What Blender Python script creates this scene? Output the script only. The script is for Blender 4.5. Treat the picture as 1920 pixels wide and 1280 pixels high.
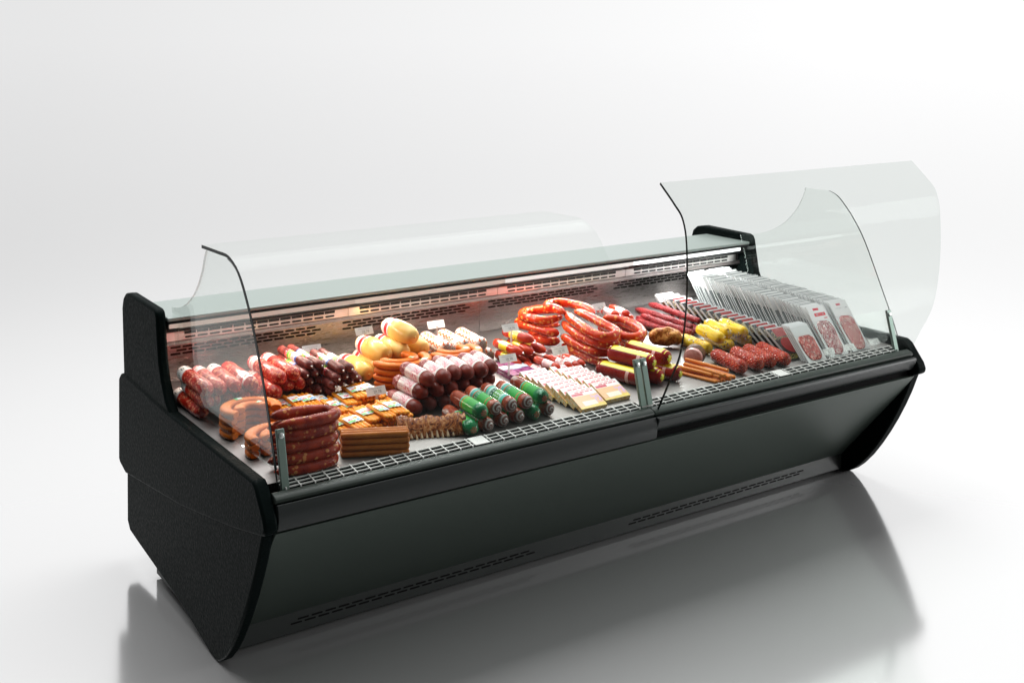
import bpy, math, random
from mathutils import Vector, Matrix
PI = math.pi
for o in list(bpy.data.objects):
    bpy.data.objects.remove(o)
SC = bpy.context.scene
COL = SC.collection

# ------------------------------------------------------------------ camera
cam_d = bpy.data.cameras.new('camera'); cam = bpy.data.objects.new('camera', cam_d); COL.objects.link(cam)
cam.location = (-1.2351, -3.1818, 1.7095)
cam.rotation_euler = (PI/2, 0, -math.radians(34.2714))
cam_d.sensor_width = 36.0; cam_d.lens = 41.794
cam_d.shift_y = -0.2914; cam_d.clip_end = 8000; cam_d.clip_start = .05
SC.camera = cam

# ------------------------------------------------------------------ studio light
W = bpy.data.worlds.new('World'); SC.world = W; W.use_nodes = True
wn = W.node_tree.nodes; wl = W.node_tree.links; wn.clear()
wo = wn.new('ShaderNodeOutputWorld'); wb = wn.new('ShaderNodeBackground'); wt = wn.new('ShaderNodeTexCoord')
wd = wn.new('ShaderNodeVectorMath'); wd.operation = 'DOT_PRODUCT'; wd.inputs[1].default_value = (.826, -.563, .12)
wr = wn.new('ShaderNodeValToRGB'); wm = wn.new('ShaderNodeMapRange')
wm.inputs[1].default_value = -.6; wm.inputs[2].default_value = .6
e = wr.color_ramp.elements
e[0].position = 0; e[0].color = (.76, .763, .768, 1); e[1].position = 1; e[1].color = (1.06, 1.06, 1.06, 1)
for p_, c_ in ((.2, .80), (.5, .92), (.72, 1.02)):
    x_ = e.new(p_); x_.color = (c_, c_, c_*1.003, 1)
wl.new(wt.outputs['Generated'], wd.inputs[0]); wl.new(wd.outputs['Value'], wm.inputs[0]); wl.new(wm.outputs[0], wr.inputs[0])
wf = wn.new('ShaderNodeVectorMath'); wf.operation = 'DOT_PRODUCT'; wf.inputs[1].default_value = (.79, .59, .20)     # the studio is dimmer behind the camera on the left
wq = wn.new('ShaderNodeMapRange'); wq.interpolation_type = 'SMOOTHSTEP'; wq.inputs[1].default_value = -.55; wq.inputs[2].default_value = .66; wq.inputs[3].default_value = .07; wq.inputs[4].default_value = 1.0
wl.new(wt.outputs['Generated'], wf.inputs[0]); wl.new(wf.outputs['Value'], wq.inputs[0]); wl.new(wq.outputs[0], wb.inputs[1])
wl.new(wr.outputs[0], wb.inputs[0])
wl.new(wb.outputs[0], wo.inputs[0])

def area(name, loc, target, sx, sy, power, col=(1, 1, 1)):
    d = bpy.data.lights.new(name, 'AREA'); d.shape = 'RECTANGLE'; d.size = sx; d.size_y = sy; d.energy = power; d.color = col
    o = bpy.data.objects.new(name, d); COL.objects.link(o); o.location = loc
    o.rotation_euler = (Vector(target) - Vector(loc)).to_track_quat('-Z', 'Y').to_euler()
    return o
area('overhead_softbox', (1.1, 1.9, 4.4), (1.1, -.3, 0), 6.5, 3.0, 330)
area('side_softbox', (5.6, -2.6, 1.5), (2.0, -.2, .3), 1.4, 1.4, 75)
LEDC = [(1, .80, .68), (1, .84, .74), (1, .93, .88), (1, 1, 1)]
for i in range(4):
    x0 = .3125 + .625*i
    L_ = area('canopy_led_lamp', (x0, .5145, .8090), (x0, .475, .5), .6 if i < 3 else .5, .016, (3.6, 3.8, 4.7, 5.6)[i], LEDC[i])

SC.view_settings.view_transform = 'Standard'; SC.view_settings.look = 'None'
SC.view_settings.exposure = 0; SC.view_settings.gamma = 1; SC.view_settings.use_curve_mapping = False
try:
    SC.cycles.max_bounces = 10; SC.cycles.transparent_max_bounces = 24; SC.cycles.caustics_reflective = False; SC.cycles.caustics_refractive = False
except Exception: pass

# ------------------------------------------------------------------ material helpers
class Mat:
    def __init__(s, name, base=(.5, .5, .5), rough=.5, metal=0., spec=.5, coat=0., rnd=False):
        s.m = bpy.data.materials.new(name); s.m.use_nodes = True
        s.t = s.m.node_tree; s.p = s.t.nodes['Principled BSDF']; s.out = s.t.nodes['Material Output']
        if rnd: coat *= .35; spec = .13
        s.set('Base Color', base); s.set('Roughness', rough); s.set('Metallic', metal); s.set('Specular IOR Level', spec)
        if coat: s.set('Coat Weight', coat); s.set('Coat Roughness', .08)
        tc = s.n('ShaderNodeTexCoord'); s.gen = tc.outputs['Generated']; s.obj = tc.outputs['Object']; s.pos = s.obj
        if rnd:
            oi = s.n('ShaderNodeObjectInfo'); s.rand = oi.outputs['Random']
            mu = s.math('MULTIPLY', s.rand, 37.)
            va = s.n('ShaderNodeVectorMath'); va.operation = 'ADD'; s.link(s.obj, va.inputs[0]); s.link(mu, va.inputs[1]); s.pos = va.outputs[0]
    def n(s, k): return s.t.nodes.new(k)
    def link(s, a, b): s.t.links.new(a, b)
    def put(s, sock, v):
        if hasattr(v, 'is_output'): s.link(v, sock)
        else:
            if isinstance(v, (tuple, list)) and len(v) == 3 and sock.type == 'RGBA': v = (*v, 1)
            sock.default_value = v
    def set(s, name, v): s.put(s.p.inputs[name], v)
    def math(s, op, a, b=0., c=None):
        q = s.n('ShaderNodeMath'); q.operation = op; s.put(q.inputs[0], a); s.put(q.inputs[1], b)
        if c is not None: s.put(q.inputs[2], c)
        return q.outputs[0]
    def scale(s, v, k):
        q = s.n('ShaderNodeVectorMath'); q.operation = 'MULTIPLY'; s.put(q.inputs[0], v); q.inputs[1].default_value = k; return q.outputs[0]
    def noise(s, scale, detail=3., rough=.55, v=None, dist=0.):
        q = s.n('ShaderNodeTexNoise'); s.put(q.inputs['Vector'], v or s.pos)
        q.inputs['Scale'].default_value = scale; q.inputs['Detail'].default_value = detail; q.inputs['Roughness'].default_value = rough; q.inputs['Distortion'].default_value = dist
        return q.outputs['Fac']
    def voro(s, scale, v=None, feature='F1', out='Distance', rand=1.):
        q = s.n('ShaderNodeTexVoronoi'); q.feature = feature; s.put(q.inputs['Vector'], v or s.pos); q.inputs['Scale'].default_value = scale; q.inputs['Randomness'].default_value = rand
        return q.outputs[out]
    def ramp(s, f, stops, const=False):
        q = s.n('ShaderNodeValToRGB'); cr = q.color_ramp
        if const: cr.interpolation = 'CONSTANT'
        while len(cr.elements) < len(stops): cr.elements.new(.5)
        for el, (p, c) in zip(cr.elements, stops):
            el.position = p; el.color = (c, c, c, 1) if not isinstance(c, (tuple, list)) else (*c[:3], 1)
        s.put(q.inputs[0], f); return q.outputs[0]
    def mix(s, f, a, b, mode='MIX'):
        q = s.n('ShaderNodeMix'); q.data_type = 'RGBA'; q.blend_type = mode
        s.put(q.inputs[0], f); s.put(q.inputs[6], a); s.put(q.inputs[7], b); return q.outputs[2]
    def xyz(s, v=None):
        q = s.n('ShaderNodeSeparateXYZ'); s.put(q.inputs[0], v or s.obj); return q.outputs
    def mr(s, v, a, b, c=0., d=1.):
        q = s.n('ShaderNodeMapRange'); s.put(q.inputs[0], v)
        for i, k in enumerate((a, b, c, d)): q.inputs[i+1].default_value = k
        return q.outputs[0]
    def bump(s, h, dist=.002, strength=1.):
        q = s.n('ShaderNodeBump'); q.inputs['Strength'].default_value = strength; q.inputs['Distance'].default_value = dist
        s.put(q.inputs['Height'], h); s.link(q.outputs[0], s.p.inputs['Normal']); return q
    def between(s, v, a, b):
        return s.math('MULTIPLY', s.math('GREATER_THAN', v, a), s.math('LESS_THAN', v, b))
    def dashes(s, v, x, y, seed=0.):
        """rows of small print: v = vector, x = words per metre along, y = lines per metre"""
        q = s.n('ShaderNodeTexBrick'); s.put(q.inputs['Vector'], v)
        q.inputs['Color1'].default_value = (1, 1, 1, 1); q.inputs['Color2'].default_value = (.55, .55, .55, 1); q.inputs['Mortar'].default_value = (0, 0, 0, 1)
        q.inputs['Scale'].default_value = 1; q.inputs['Mortar Size'].default_value = .22/y; q.inputs['Brick Width'].default_value = 1/x; q.inputs['Row Height'].default_value = 1/y
        q.inputs['Mortar Smooth'].default_value = 0
        return q.outputs['Color']

MATS = {}
def mat(name, **k):
    if name not in MATS: MATS[name] = Mat(name, **k)
    return MATS[name]

# ---- case
m = mat('leather_black', base=(.0030, .0058, .0055), rough=.65, spec=.02)
h1 = m.math('ADD', m.voro(140., feature='SMOOTH_F1'), m.math('MULTIPLY', m.noise(90., 4.), .9)); m.bump(h1, .0013, .45)
m.set('Roughness', m.mr(m.noise(120., 2.), .3, .7, .4, .58))
m = mat('panel_grey', base=(.09, .11, .1), rough=.46, metal=.25, spec=.35)
m.set('Base Color', m.mix(m.noise(900., 2., .7), (.055, .074, .062), (.074, .096, .082))); m.bump(m.noise(700., 2.), .0006, .35)
m = mat('plinth_grey', base=(.024, .029, .027), rough=.5, spec=.4)
m.set('Base Color', m.mix(m.noise(800., 2., .7), (.020, .025, .023), (.031, .036, .034))); m.bump(m.noise(600., 2.), .0006, .35)
mat('rail_black', base=(.012, .016, .0155), rough=.36, spec=.35)
mat('ledge_green', base=(.026, .036, .030), rough=.42, spec=.3)
mat('void_black', base=(.003, .003, .003), rough=.8, spec=.1)
mat('slot_black', base=(.004, .004, .004), rough=.7, spec=.1)
m = mat('steel_brushed', base=(.37, .35, .34), rough=.25, metal=1.)
m.set('Roughness', m.mr(m.noise(10., 4., .6, m.scale(m.obj, (3., 60., 60.))), .3, .7, .22, .38)); m.bump(m.noise(30., 3., .6, m.scale(m.obj, (1., 60., 60.))), .0003, .10)
m = mat('steel_satin', base=(.55, .53, .515), rough=.36, metal=1.)
m = mat('deck_steel', base=(.36, .345, .335), rough=.42, metal=.9)
m.set('Roughness', m.mr(m.noise(14., 3., .6, m.scale(m.obj, (4., 40., 1.))), .3, .7, .36, .52))
m = mat('shelf_grey', base=(.30, .345, .325), rough=.34, metal=.3, spec=.5)
m = mat('canopy_dark', base=(.006, .0065, .0065), rough=.5, metal=.0, spec=.15)
mat('white_coat', base=(.74, .74, .72), rough=.4)
mat('clamp_metal', base=(.16, .21, .185), rough=.42, metal=.75)
mat('bolt_metal', base=(.55, .58, .56), rough=.22, metal=.9)
m = mat('perforated_dark', base=(.09, .08, .078), rough=.4, metal=.5)
m.set('Base Color', m.ramp(m.voro(260., rand=0.), [(.0, .012), (.3, .015), (.36, (.14, .125, .12)), (1, (.14, .125, .12))]))
for i_, (nm, c_, st) in enumerate((('led_warm', (1, .74, .62), .42), ('led_rose', (1, .78, .67), .48), ('led_pale', (1, .93, .89), .8), ('led_white', (1, 1, 1), 2.2))):
    m = mat(nm, base=(.18, .18, .18)); m.set('Emission Color', c_); m.set('Emission Strength', st)

def glass(name, tint, refl=1.0, dirt=.0):
    m = Mat(name); t = m.t
    tr = m.n('ShaderNodeBsdfTransparent'); tr.inputs[0].default_value = (*tint, 1)
    gl = m.n('ShaderNodeBsdfGlossy'); gl.inputs['Roughness'].default_value = .02; gl.inputs[0].default_value = (.93, 1, .97, 1)
    fr = m.n('ShaderNodeLayerWeight'); fr.inputs[0].default_value = .5
    f5 = m.math('MULTIPLY_ADD', m.math('POWER', fr.outputs['Facing'], 5.), .96*refl, .04*refl)
    mx = m.n('ShaderNodeMixShader'); m.link(f5, mx.inputs[0])
    m.link(tr.outputs[0], mx.inputs[1]); m.link(gl.outputs[0], mx.inputs[2])
    m.link(mx.outputs[0], m.out.inputs[0]); MATS[name] = m
glass('glass_clear', (.972, .980, .974), .10)
glass('glass_open', (.920, .936, .926), .05)
glass('glass_side', (.962, .975, .966), .7)
mat('glass_edge_dark', base=(.003, .006, .005), rough=.3, spec=.15)
m = mat('glass_edge_pale', base=(.55, .62, .58), rough=.15, spec=.6); m.set('Alpha', .45)
m = mat('clear_plastic', base=(.9, .9, .88), rough=.12); m.set('Alpha', .4)
m = mat('film', base=(1, 1, 1), rough=.1); m.set('Alpha', .12)

# ---- floor: polished white
m = Mat('floor_white'); MATS['floor_white'] = m
df = m.n('ShaderNodeBsdfDiffuse'); df.inputs[0].default_value = (.70, .70, .70, 1)
gl = m.n('ShaderNodeBsdfGlossy'); gl.inputs[0].default_value = (1, 1, 1, 1); pass
gl.distribution = 'MULTI_GGX'
fr = m.n('ShaderNodeLayerWeight'); fr.inputs[0].default_value = .5; fr5 = m.math('MULTIPLY_ADD', m.math('POWER', fr.outputs['Facing'], 4.), .40, .60)
m.link(m.math('MULTIPLY', m.math('SUBTRACT', 1., fr.outputs['Facing']), .30), gl.inputs['Roughness'])
mx = m.n('ShaderNodeMixShader'); m.link(fr5, mx.inputs[0]); m.link(df.outputs[0], mx.inputs[1]); m.link(gl.outputs[0], mx.inputs[2]); m.link(mx.outputs[0], m.out.inputs[0])

# ------------------------------------------------------------------ mesh helpers
def mk(name, verts, faces, mats, parent=None, smooth=False, fm=None, bevel=0., seg=2, ang=35):
    me = bpy.data.meshes.new(name); me.from_pydata([tuple(v) for v in verts], [], faces)
    for x in (mats if isinstance(mats, (list, tuple)) else [mats]): me.materials.append(MATS[x].m)
    if fm: me.polygons.foreach_set('material_index', fm)
    me.validate(); me.update()
    import bmesh
    bm = bmesh.new(); bm.from_mesh(me); bmesh.ops.recalc_face_normals(bm, faces=bm.faces); bm.to_mesh(me); bm.free()
    o = bpy.data.objects.new(name, me); COL.objects.link(o)
    if parent: o.parent = parent
    if smooth: shade(me, ang)
    if bevel:
        b = o.modifiers.new('bevel', 'BEVEL'); b.width = bevel; b.segments = seg; b.limit_method = 'ANGLE'; b.angle_limit = math.radians(30)
        shade(me, 40)
    return o
def shade(me, ang=35):
    me.polygons.foreach_set('use_smooth', [True]*len(me.polygons))
    try: me.set_sharp_from_angle(angle=math.radians(ang))
    except Exception: pass
class MB:
    def __init__(s): s.v = []; s.f = []; s.m = []
    def add(s, v, f, mi=0):
        b = len(s.v); s.v += [tuple(x) for x in v]; s.f += [tuple(i+b for i in q) for q in f]; s.m += [mi]*len(f)
    def box(s, x0, x1, y0, y1, z0, z1, mi=0):
        v = [(x0, y0, z0), (x1, y0, z0), (x1, y1, z0), (x0, y1, z0), (x0, y0, z1), (x1, y0, z1), (x1, y1, z1), (x0, y1, z1)]
        s.add(v, [(0, 3, 2, 1), (4, 5, 6, 7), (0, 1, 5, 4), (1, 2, 6, 5), (2, 3, 7, 6), (3, 0, 4, 7)], mi)
    def obox(s, c, ax, ay, az, mi=0):
        c = Vector(c); ax = Vector(ax); ay = Vector(ay); az = Vector(az)
        v = [c + i*ax + j*ay + k*az for k in (-1, 1) for j in (-1, 1) for i in (-1, 1)]
        s.add(v, [(0, 2, 3, 1), (4, 5, 7, 6), (0, 1, 5, 4), (1, 3, 7, 5), (3, 2, 6, 7), (2, 0, 4, 6)], mi)
    def prism(s, prof, x0, x1, mi=0):
        """closed (y, z) outline swept along x"""
        n = len(prof); v = [(x0, y, z) for y, z in prof] + [(x1, y, z) for y, z in prof]
        s.add(v, [tuple(range(n))[::-1], tuple(range(n, 2*n))] + [(i, (i+1) % n, n+(i+1) % n, n+i) for i in range(n)], mi)
    def lathe(s, prof, seg=20, mi=0, a0=0., a1=2*PI, off=(0, 0, 0)):
        """(y, r) profile turned about the y axis"""
        full = abs(a1-a0-2*PI) < 1e-6; k = seg if full else seg+1; b = []
        for y, r in prof:
            for i in range(k):
                a = a0+(a1-a0)*i/seg; b.append((r*math.sin(a)+off[0], y+off[1], r*math.cos(a)+off[2]))
        f = []
        for j in range(len(prof)-1):
            for i in range(seg):
                i2 = (i+1) % k; f.append((j*k+i, j*k+i2, (j+1)*k+i2, (j+1)*k+i))
        if full: f += [tuple(range(k)), tuple(range((len(prof)-1)*k, len(prof)*k))[::-1]]
        s.add(b, f, mi)
    def tube(s, pts, rad, seg=14, mi=0, flat=1.):
        """tube through 3-D points; rad = function of t 0..1"""
        pts = [Vector(p) for p in pts]; n = len(pts); up = Vector((0, 0, 1)); b = []
        for j, p in enumerate(pts):
            t = (pts[min(j+1, n-1)]-pts[max(j-1, 0)]).normalized(); sd = t.cross(up)
            if sd.length < 1e-4: sd = Vector((1, 0, 0))
            sd.normalize(); uu = sd.cross(t).normalized(); r = rad(j/(n-1))
            for i in range(seg):
                a = 2*PI*i/seg; b.append(p+sd*(r*math.cos(a))+uu*(r*flat*math.sin(a)))
        f = [(j*seg+i, j*seg+(i+1) % seg, (j+1)*seg+(i+1) % seg, (j+1)*seg+i) for j in range(n-1) for i in range(seg)]
        f += [tuple(range(seg)), tuple(range((n-1)*seg, n*seg))[::-1]]
        s.add(b, f, mi)
    def build(s, name, mats, parent=None, smooth=False, bevel=0., seg=2, ang=35):
        return mk(name, s.v, s.f, mats, parent, smooth, s.m, bevel, seg, ang)
def spline(pts, n):
    """Catmull-Rom through 3-D points, n samples"""
    P = [Vector(p) for p in pts]; P = [2*P[0]-P[1]]+P+[2*P[-1]-P[-2]]; out = []; k = len(pts)-1
    for i in range(n):
        t = i/(n-1)*k; j = min(int(t), k-1); u = t-j; a, b, c, d = P[j:j+4]
        out.append(.5*((2*b)+(c-a)*u+(2*a-5*b+4*c-d)*u*u+(3*b-a-3*c+d)*u**3))
    return out
def empty(name, loc=(0, 0, 0), rot=None, label=None, cat=None, group=None):
    o = bpy.data.objects.new(name, None); COL.objects.link(o); o.empty_display_size = .05
    if rot is not None: o.matrix_world = Matrix.Translation(loc) @ rot.to_4x4()
    else: o.location = loc
    tag(o, label, cat, group); return o
def tag(o, label=None, cat=None, group=None, kind=None):
    for k, v in (('label', label), ('category', cat), ('group', group), ('kind', kind)):
        if v: o[k] = v
    return o
def linked(name, src, parent):
    """another object on the same mesh, under its own parent"""
    o = src.copy(); o.name = name; o.parent = parent; COL.objects.link(o); return o
def densify(pts, n):
    out = []
    for i in range(len(pts)-1):
        for k in range(n):
            t = k/n; out.append(tuple(a+(b-a)*t for a, b in zip(pts[i], pts[i+1])))
    return out+[pts[-1]]
def text_mesh(body, size, align='CENTER'):
    c = bpy.data.curves.new('txt', 'FONT'); c.body = body; c.size = size; c.align_x = align; c.align_y = 'CENTER'; c.resolution_u = 3
    o = bpy.data.objects.new('txt', c); COL.objects.link(o)
    bpy.context.view_layer.update()
    me = bpy.data.meshes.new_from_object(o.evaluated_get(bpy.context.evaluated_depsgraph_get()))
    bpy.data.objects.remove(o); bpy.data.curves.remove(c); return me

# ------------------------------------------------------------------ the floor
fl = mk('floor', [(-3000, -3000, 0), (3000, -3000, 0), (3000, 3000, 0), (-3000, 3000, 0)], [(0, 1, 2, 3)], 'floor_white'); tag(fl, kind='structure')

# ------------------------------------------------------------------ the display case
CASE = empty('display_case', (1.25, .3, 0), None, 'long dark refrigerated meat counter with curved glass, its right front pane swung open', 'display case')
CW = Matrix.Translation((-1.25, -.3, 0))
def cp(o):                                   # parent under the case, coordinates stay as modelled
    o.parent = CASE; o.matrix_parent_inverse = CW; return o
X0, X1 = 0., 2.5
UP = [(.40, .586), (.86, .600), (.885, .592), (.908, .572), (.908, .300), (.895, .289), (.83, .272), (.28, .340), (-.123, .412), (-.345, .462), (-.358, .470), (-.361, .485), (-.352, .507), (-.300, .572), (-.280, .584)]
LO = [(.83, .285), (.827, .115), (.80, .090), (.72, .082), (.30, .046), (.06, .004), (.035, .0), (.0, .0), (-.020, .005), (-.052, .024), (-.085, .052), (-.128, .098), (-.168, .150), (-.206, .206), (-.242, .265), (-.276, .328), (-.305, .388), (-.326, .440), (-.339, .470), (-.2, .47), (.28, .36)]
RI = [(.38, .580), (.862, .580), (.884, .815), (.872, .85), (.845, .870), (.80, .878), (.54, .874), (.522, .868), (.513, .850), (.505, .80), (.488, .715), (.463, .665), (.425, .615)]
def side(xo, xi, sgn):
    pan = MB(); pan.prism(LO, min(xo+sgn*.006, xi), max(xo+sgn*.006, xi)); o = cp(pan.build('end_panel', 'leather_black', None, bevel=.006))
    b = MB(); b.prism(UP, min(xo, xi), max(xo, xi)); cp(b.build('end_bumper', 'leather_black', None, bevel=.010, seg=3))
    r = MB(); r.prism(RI, min(xo+sgn*.004, xi-sgn*.002), max(xo+sgn*.004, xi-sgn*.002)); cp(r.build('end_riser', 'leather_black', None, bevel=.009, seg=3))
side(-.066, -.028, 1); side(2.578, 2.530, -1)
# inside void, plinth, front panel
b = MB(); b.prism([(.60, .10), (.02, .10), (-.27, .388), (-.322, .455), (-.31, .50), (-.26, .50), (-.22, .530), (.72, .575), (.72, .3)], X0-.02, X1+.02); cp(b.build('inner_body', 'void_black'))
b = MB(); b.box(X0-.03, X1+.03, .004, .611, .010, .0985); pl = cp(b.build('plinth', 'plinth_grey', None, bevel=.002))
def slots(b, x0, x1, y, zs, pitch, wd, ht, th=.0006, stag=True):
    for j, z in enumerate(zs):
        x = x0+(pitch*.5 if (stag and j % 2) else 0)
        while x+wd <= x1+1e-6:
            c = 8; pts = []
            for k in range(c):
                a = PI/2+PI*k/(c-1); pts.append((x+ht/2+ht/2*math.cos(a), z+ht/2*math.sin(a)))
            for k in range(c):
                a = -PI/2+PI*k/(c-1); pts.append((x+wd-ht/2+ht/2*math.cos(a), z+ht/2*math.sin(a)))
            n = len(pts); b.add([(px, y-th, pz) for px, pz in pts]+[(px, y, pz) for px, pz in pts], [tuple(range(n)), *[(i, i+n, (i+1) % n+n, (i+1) % n) for i in range(n)]])
            x += pitch
for x0, x1 in ((.165, 1.045), (1.425, 2.315)):
    b = MB(); slots(b, x0, x1, .004, (.038, .0475), .0435, .035, .0048); v = b.build('plinth_vent', 'slot_black', None); cp(v)
b = MB()
for j, z in enumerate((.026, .036, .046, .056, .066, .076)):      # side vent of the plinth
    for k in range(9): b.box(-.0306, -.0299, .17+.042*k, .205+.042*k, z, z+.005)
cp(b.build('plinth_vent', 'slot_black', None))
for x, y in ((.02, .57), (2.48, .57), (.02, .08), (2.48, .08)):
    b = MB(); b.lathe([(-.0005, .02), (.0115, .02)], 16); b.v = [(vx+x, vz+y, vy) for vx, vy, vz in b.v]; cp(b.build('foot', 'rail_black', None))
b = MB(); b.prism([(0., .072), (-.286, .388), (-.343, .459), (-.325, .459), (-.27, .388), (.012, .082), (.012, .072)], X0-.027, X1+.029); cp(b.build('front_panel', 'panel_grey', None, bevel=.0015))
# ledge between grille and rail
led = [(-.335, .532), (-.338, .541), (-.332, .5475), (-.322, .551), (-.314, .5535), (-.306, .553), (-.306, .52)]
for x0, x1 in ((X0-.026, 1.2485), (1.2505, X1+.028)):
    b = MB(); b.prism(led, x0, x1); cp(b.build('front_ledge', 'ledge_green', None, bevel=.002))
# rails that carry the front panes: left one shut, right one turned out with its glass
rail = [(-.318, .462), (-.3435, .464), (-.347, .47), (-.3515, .498), (-.3495, .515), (-.343, .531), (-.3385, .531), (-.330, .528), (-.318, .52)]
b = MB(); b.prism(rail, X0-.024, 1.2485); cp(b.build('glass_rail', 'rail_black', None, bevel=.0015))
rail2 = [(-.318, .4885), (-.326, .478), (-.338, .487), (-.3475, .503), (-.3555, .522), (-.353, .5295), (-.343, .531), (-.330, .530)]
b = MB(); b.prism(rail2, 1.2515, X1+.026); cp(b.build('glass_rail', 'rail_black', None, bevel=.0015))
# deck and front grille
def dz(y, h=0.): return .552+.04*(y+.27)+h
b = MB(); b.prism([(-.250, dz(-.250)), (.70, dz(.70)), (.70, dz(.70)-.004), (-.250, dz(-.250)-.012)], X0-.027, X1+.029); cp(b.build('deck', 'deck_steel', None))
for i in range(4):
    a, c = .625*i, .625*(i+1); a2, c2 = a+(.026 if i else .01), c-(.026 if i < 3 else .01)
    b = MB()
    for y, z in ((-.261, .5615), (-.279, .5590), (-.297, .5565)): b.box(a2, c2, y-.0015, y+.0015, z-.0030, z)
    nb = 14
    for k in range(nb+1):
        x = a2+.008+(c2-a2-.016)*k/nb; b.prism([(-.2565, .5600), (-.2565, .5628), (-.3045, .5562), (-.3060, .5480), (-.3035, .5480), (-.3025, .5534)], x-.0015, x+.0015)
    cp(b.build('air_grille', 'white_coat', None))
for x in (.625, 1.875, 1.25):
    b = MB(); w = .025 if x != 1.25 else .022; b.prism([(-.2560, .5625), (-.3045, .5568), (-.3045, .5545), (-.2560, .5600)], x-w, x+w); cp(b.build('grille_cover', 'white_coat' if x != 1.25 else 'deck_steel', None, bevel=.001))
b = MB(); b.prism([(-.3055, .524), (-.2505, .524), (-.2505, .5535), (-.2535, .5565), (-.2545, .526), (-.3035, .526), (-.3035, .548), (-.3055, .548)], X0-.026, X1+.028); cp(b.build('air_trough', 'void_black', None))
# back wall with slotted vents
for a, c in ((X0-.027, 1.2490), (1.2510, X1+.029)):
    b = MB(); b.prism([(.694, .575), (.690, .60), (.688, .726), (.70, .726), (.704, .575)], a, c); bw = cp(b.build('back_wall', 'steel_brushed', None))
    for k in range(2):
        b = MB(); q = (0. if a < 1 else 1.25)+.625*k; x0, x1 = q+.040, q+.585
        if q > 1.8: x1 -= .10
        slots(b, x0, x1, .6885, (.7045, .6935, .6825), .0405, .0345, .0062, .0012)
        v = b.build('back_vent', 'slot_black', None); v.parent = bw
# canopy: top shelf, lamp strips, rails, upper grille
b = MB(); b.box(X0-.027, X1+.029, .508, .775, .834, .845); cp(b.build('top_shelf', 'shelf_grey', None, bevel=.0025))
b = MB(); b.prism([(.512, .8335), (.509, .826), (.540, .822), (.70, .822), (.772, .8335)], X0-.026, X1+.028); cp(b.build('canopy_soffit', 'canopy_dark', None))
for i in range(4):
    b = MB(); b.prism([(.5085, .8255), (.5085, .8130), (.5135, .8105), (.5200, .8118), (.5200, .8216)], .625*i+(-.02 if i == 0 else .0006), .625*(i+1)-.0006+(.0 if i < 3 else -.025))
    cp(b.build('led_strip', ('led_warm', 'led_rose', 'led_pale', 'led_white')[i], None))
b = MB(); b.prism([(.5205, .8215), (.5205, .806), (.527, .806), (.530, .800), (.537, .800), (.540, .794), (.547, .794), (.550, .789), (.575, .789), (.575, .8215)], X0-.026, X1+.028); cp(b.build('canopy_rail', 'canopy_dark', None, bevel=.001))
for i in range(4):
    a, c = .625*i+.001, .625*(i+1)-.001
    b = MB(); b.prism([(.561, .7885), (.562, .7585), (.566, .7578), (.575, .7578), (.575, .7885)], a-(.02 if i == 0 else 0), c+(.0 if i < 3 else .0)); ug = cp(b.build('upper_grille', 'steel_satin', None))
    b = MB(); x0, x1 = a+.045, c-.022; slots(b, x0, x1, .5618, (.7665,), .041, .034, .0062, .0016, False)
    x = x0-.003
    while x+.0365 <= x1: b.box(x+.001, x+.0385, .5596, .5612, .7765, .7850); x += .041
    v = b.build('grille_slots', 'slot_black', None); v.parent = ug
b = MB(); b.prism([(.566, .7575), (.566, .7430), (.574, .7420), (.684, .720), (.686, .738), (.686, .80), (.576, .80), (.576, .7575)], X0-.026, X1+.028); cp(b.build('perforated_soffit', 'perforated_dark', None))
# ---- glass
def sheet(name, prof, x0, x1, th, gm, em_left, em_right, em_top=None, n=10):
    """curved pane: (y, z) outline, thickness th outwards, own material on its cut edges"""
    P = [Vector((0, y, z)) for y, z in prof]; P = spline(P, n*len(P)); nn = len(P); off = []
    for i in range(nn):
        t = (P[min(i+1, nn-1)]-P[max(i-1, 0)]).normalized(); off.append(Vector((0, -t.z, t.y)))
    b = MB(); A = [(p.y, p.z) for p in P]; B = [(p.y+o.y*th, p.z+o.z*th) for p, o in zip(P, off)]
    V = [(x, y, z) for x in (x0, x1) for y, z in A] + [(x, y, z) for x in (x0, x1) for y, z in B]
    for i in range(nn-1):
        q = [(i, i+1, nn+i+1, nn+i), (2*nn+i, 3*nn+i, 3*nn+i+1, 2*nn+i+1)]
        b.f += q; b.m += [0, 0]
        b.f.append((i, 2*nn+i, 2*nn+i+1, i+1)); b.m.append(1); b.f.append((nn+i, nn+i+1, 3*nn+i+1, 3*nn+i)); b.m.append(2)
    b.f.append((nn-1, 2*nn+nn-1, 3*nn+nn-1, nn+nn-1)); b.m.append(3); b.f.append((0, nn, 3*nn, 2*nn)); b.m.append(3)
    b.v = V
    return cp(b.build(name, [gm, em_left, em_right, em_top or em_right], None, True, ang=50))
shut = [(-.312, .528), (-.300, .560), (-.262, .665), (-.215, .780), (-.135, .935), (-.075, 1.02), (-.030, 1.068), (.010, 1.089), (.055, 1.101), (.12, 1.101), (.20, 1.100), (.262, 1.099)]
sheet('front_glass', shut, X0-.0065, 1.2485, .010, 'glass_clear', 'glass_edge_dark', 'glass_clear', 'glass_clear')
OPEN = [(-.312, .528), (-.372, .64), (-.428, .75), (-.455, .905), (-.457, 1.075), (-.440, 1.160), (-.40, 1.205), (-.335, 1.262)]
sheet('front_glass', OPEN, 1.2700, X1+.016, .008, 'glass_open', 'glass_edge_dark', 'glass_open', 'glass_open')
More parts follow.
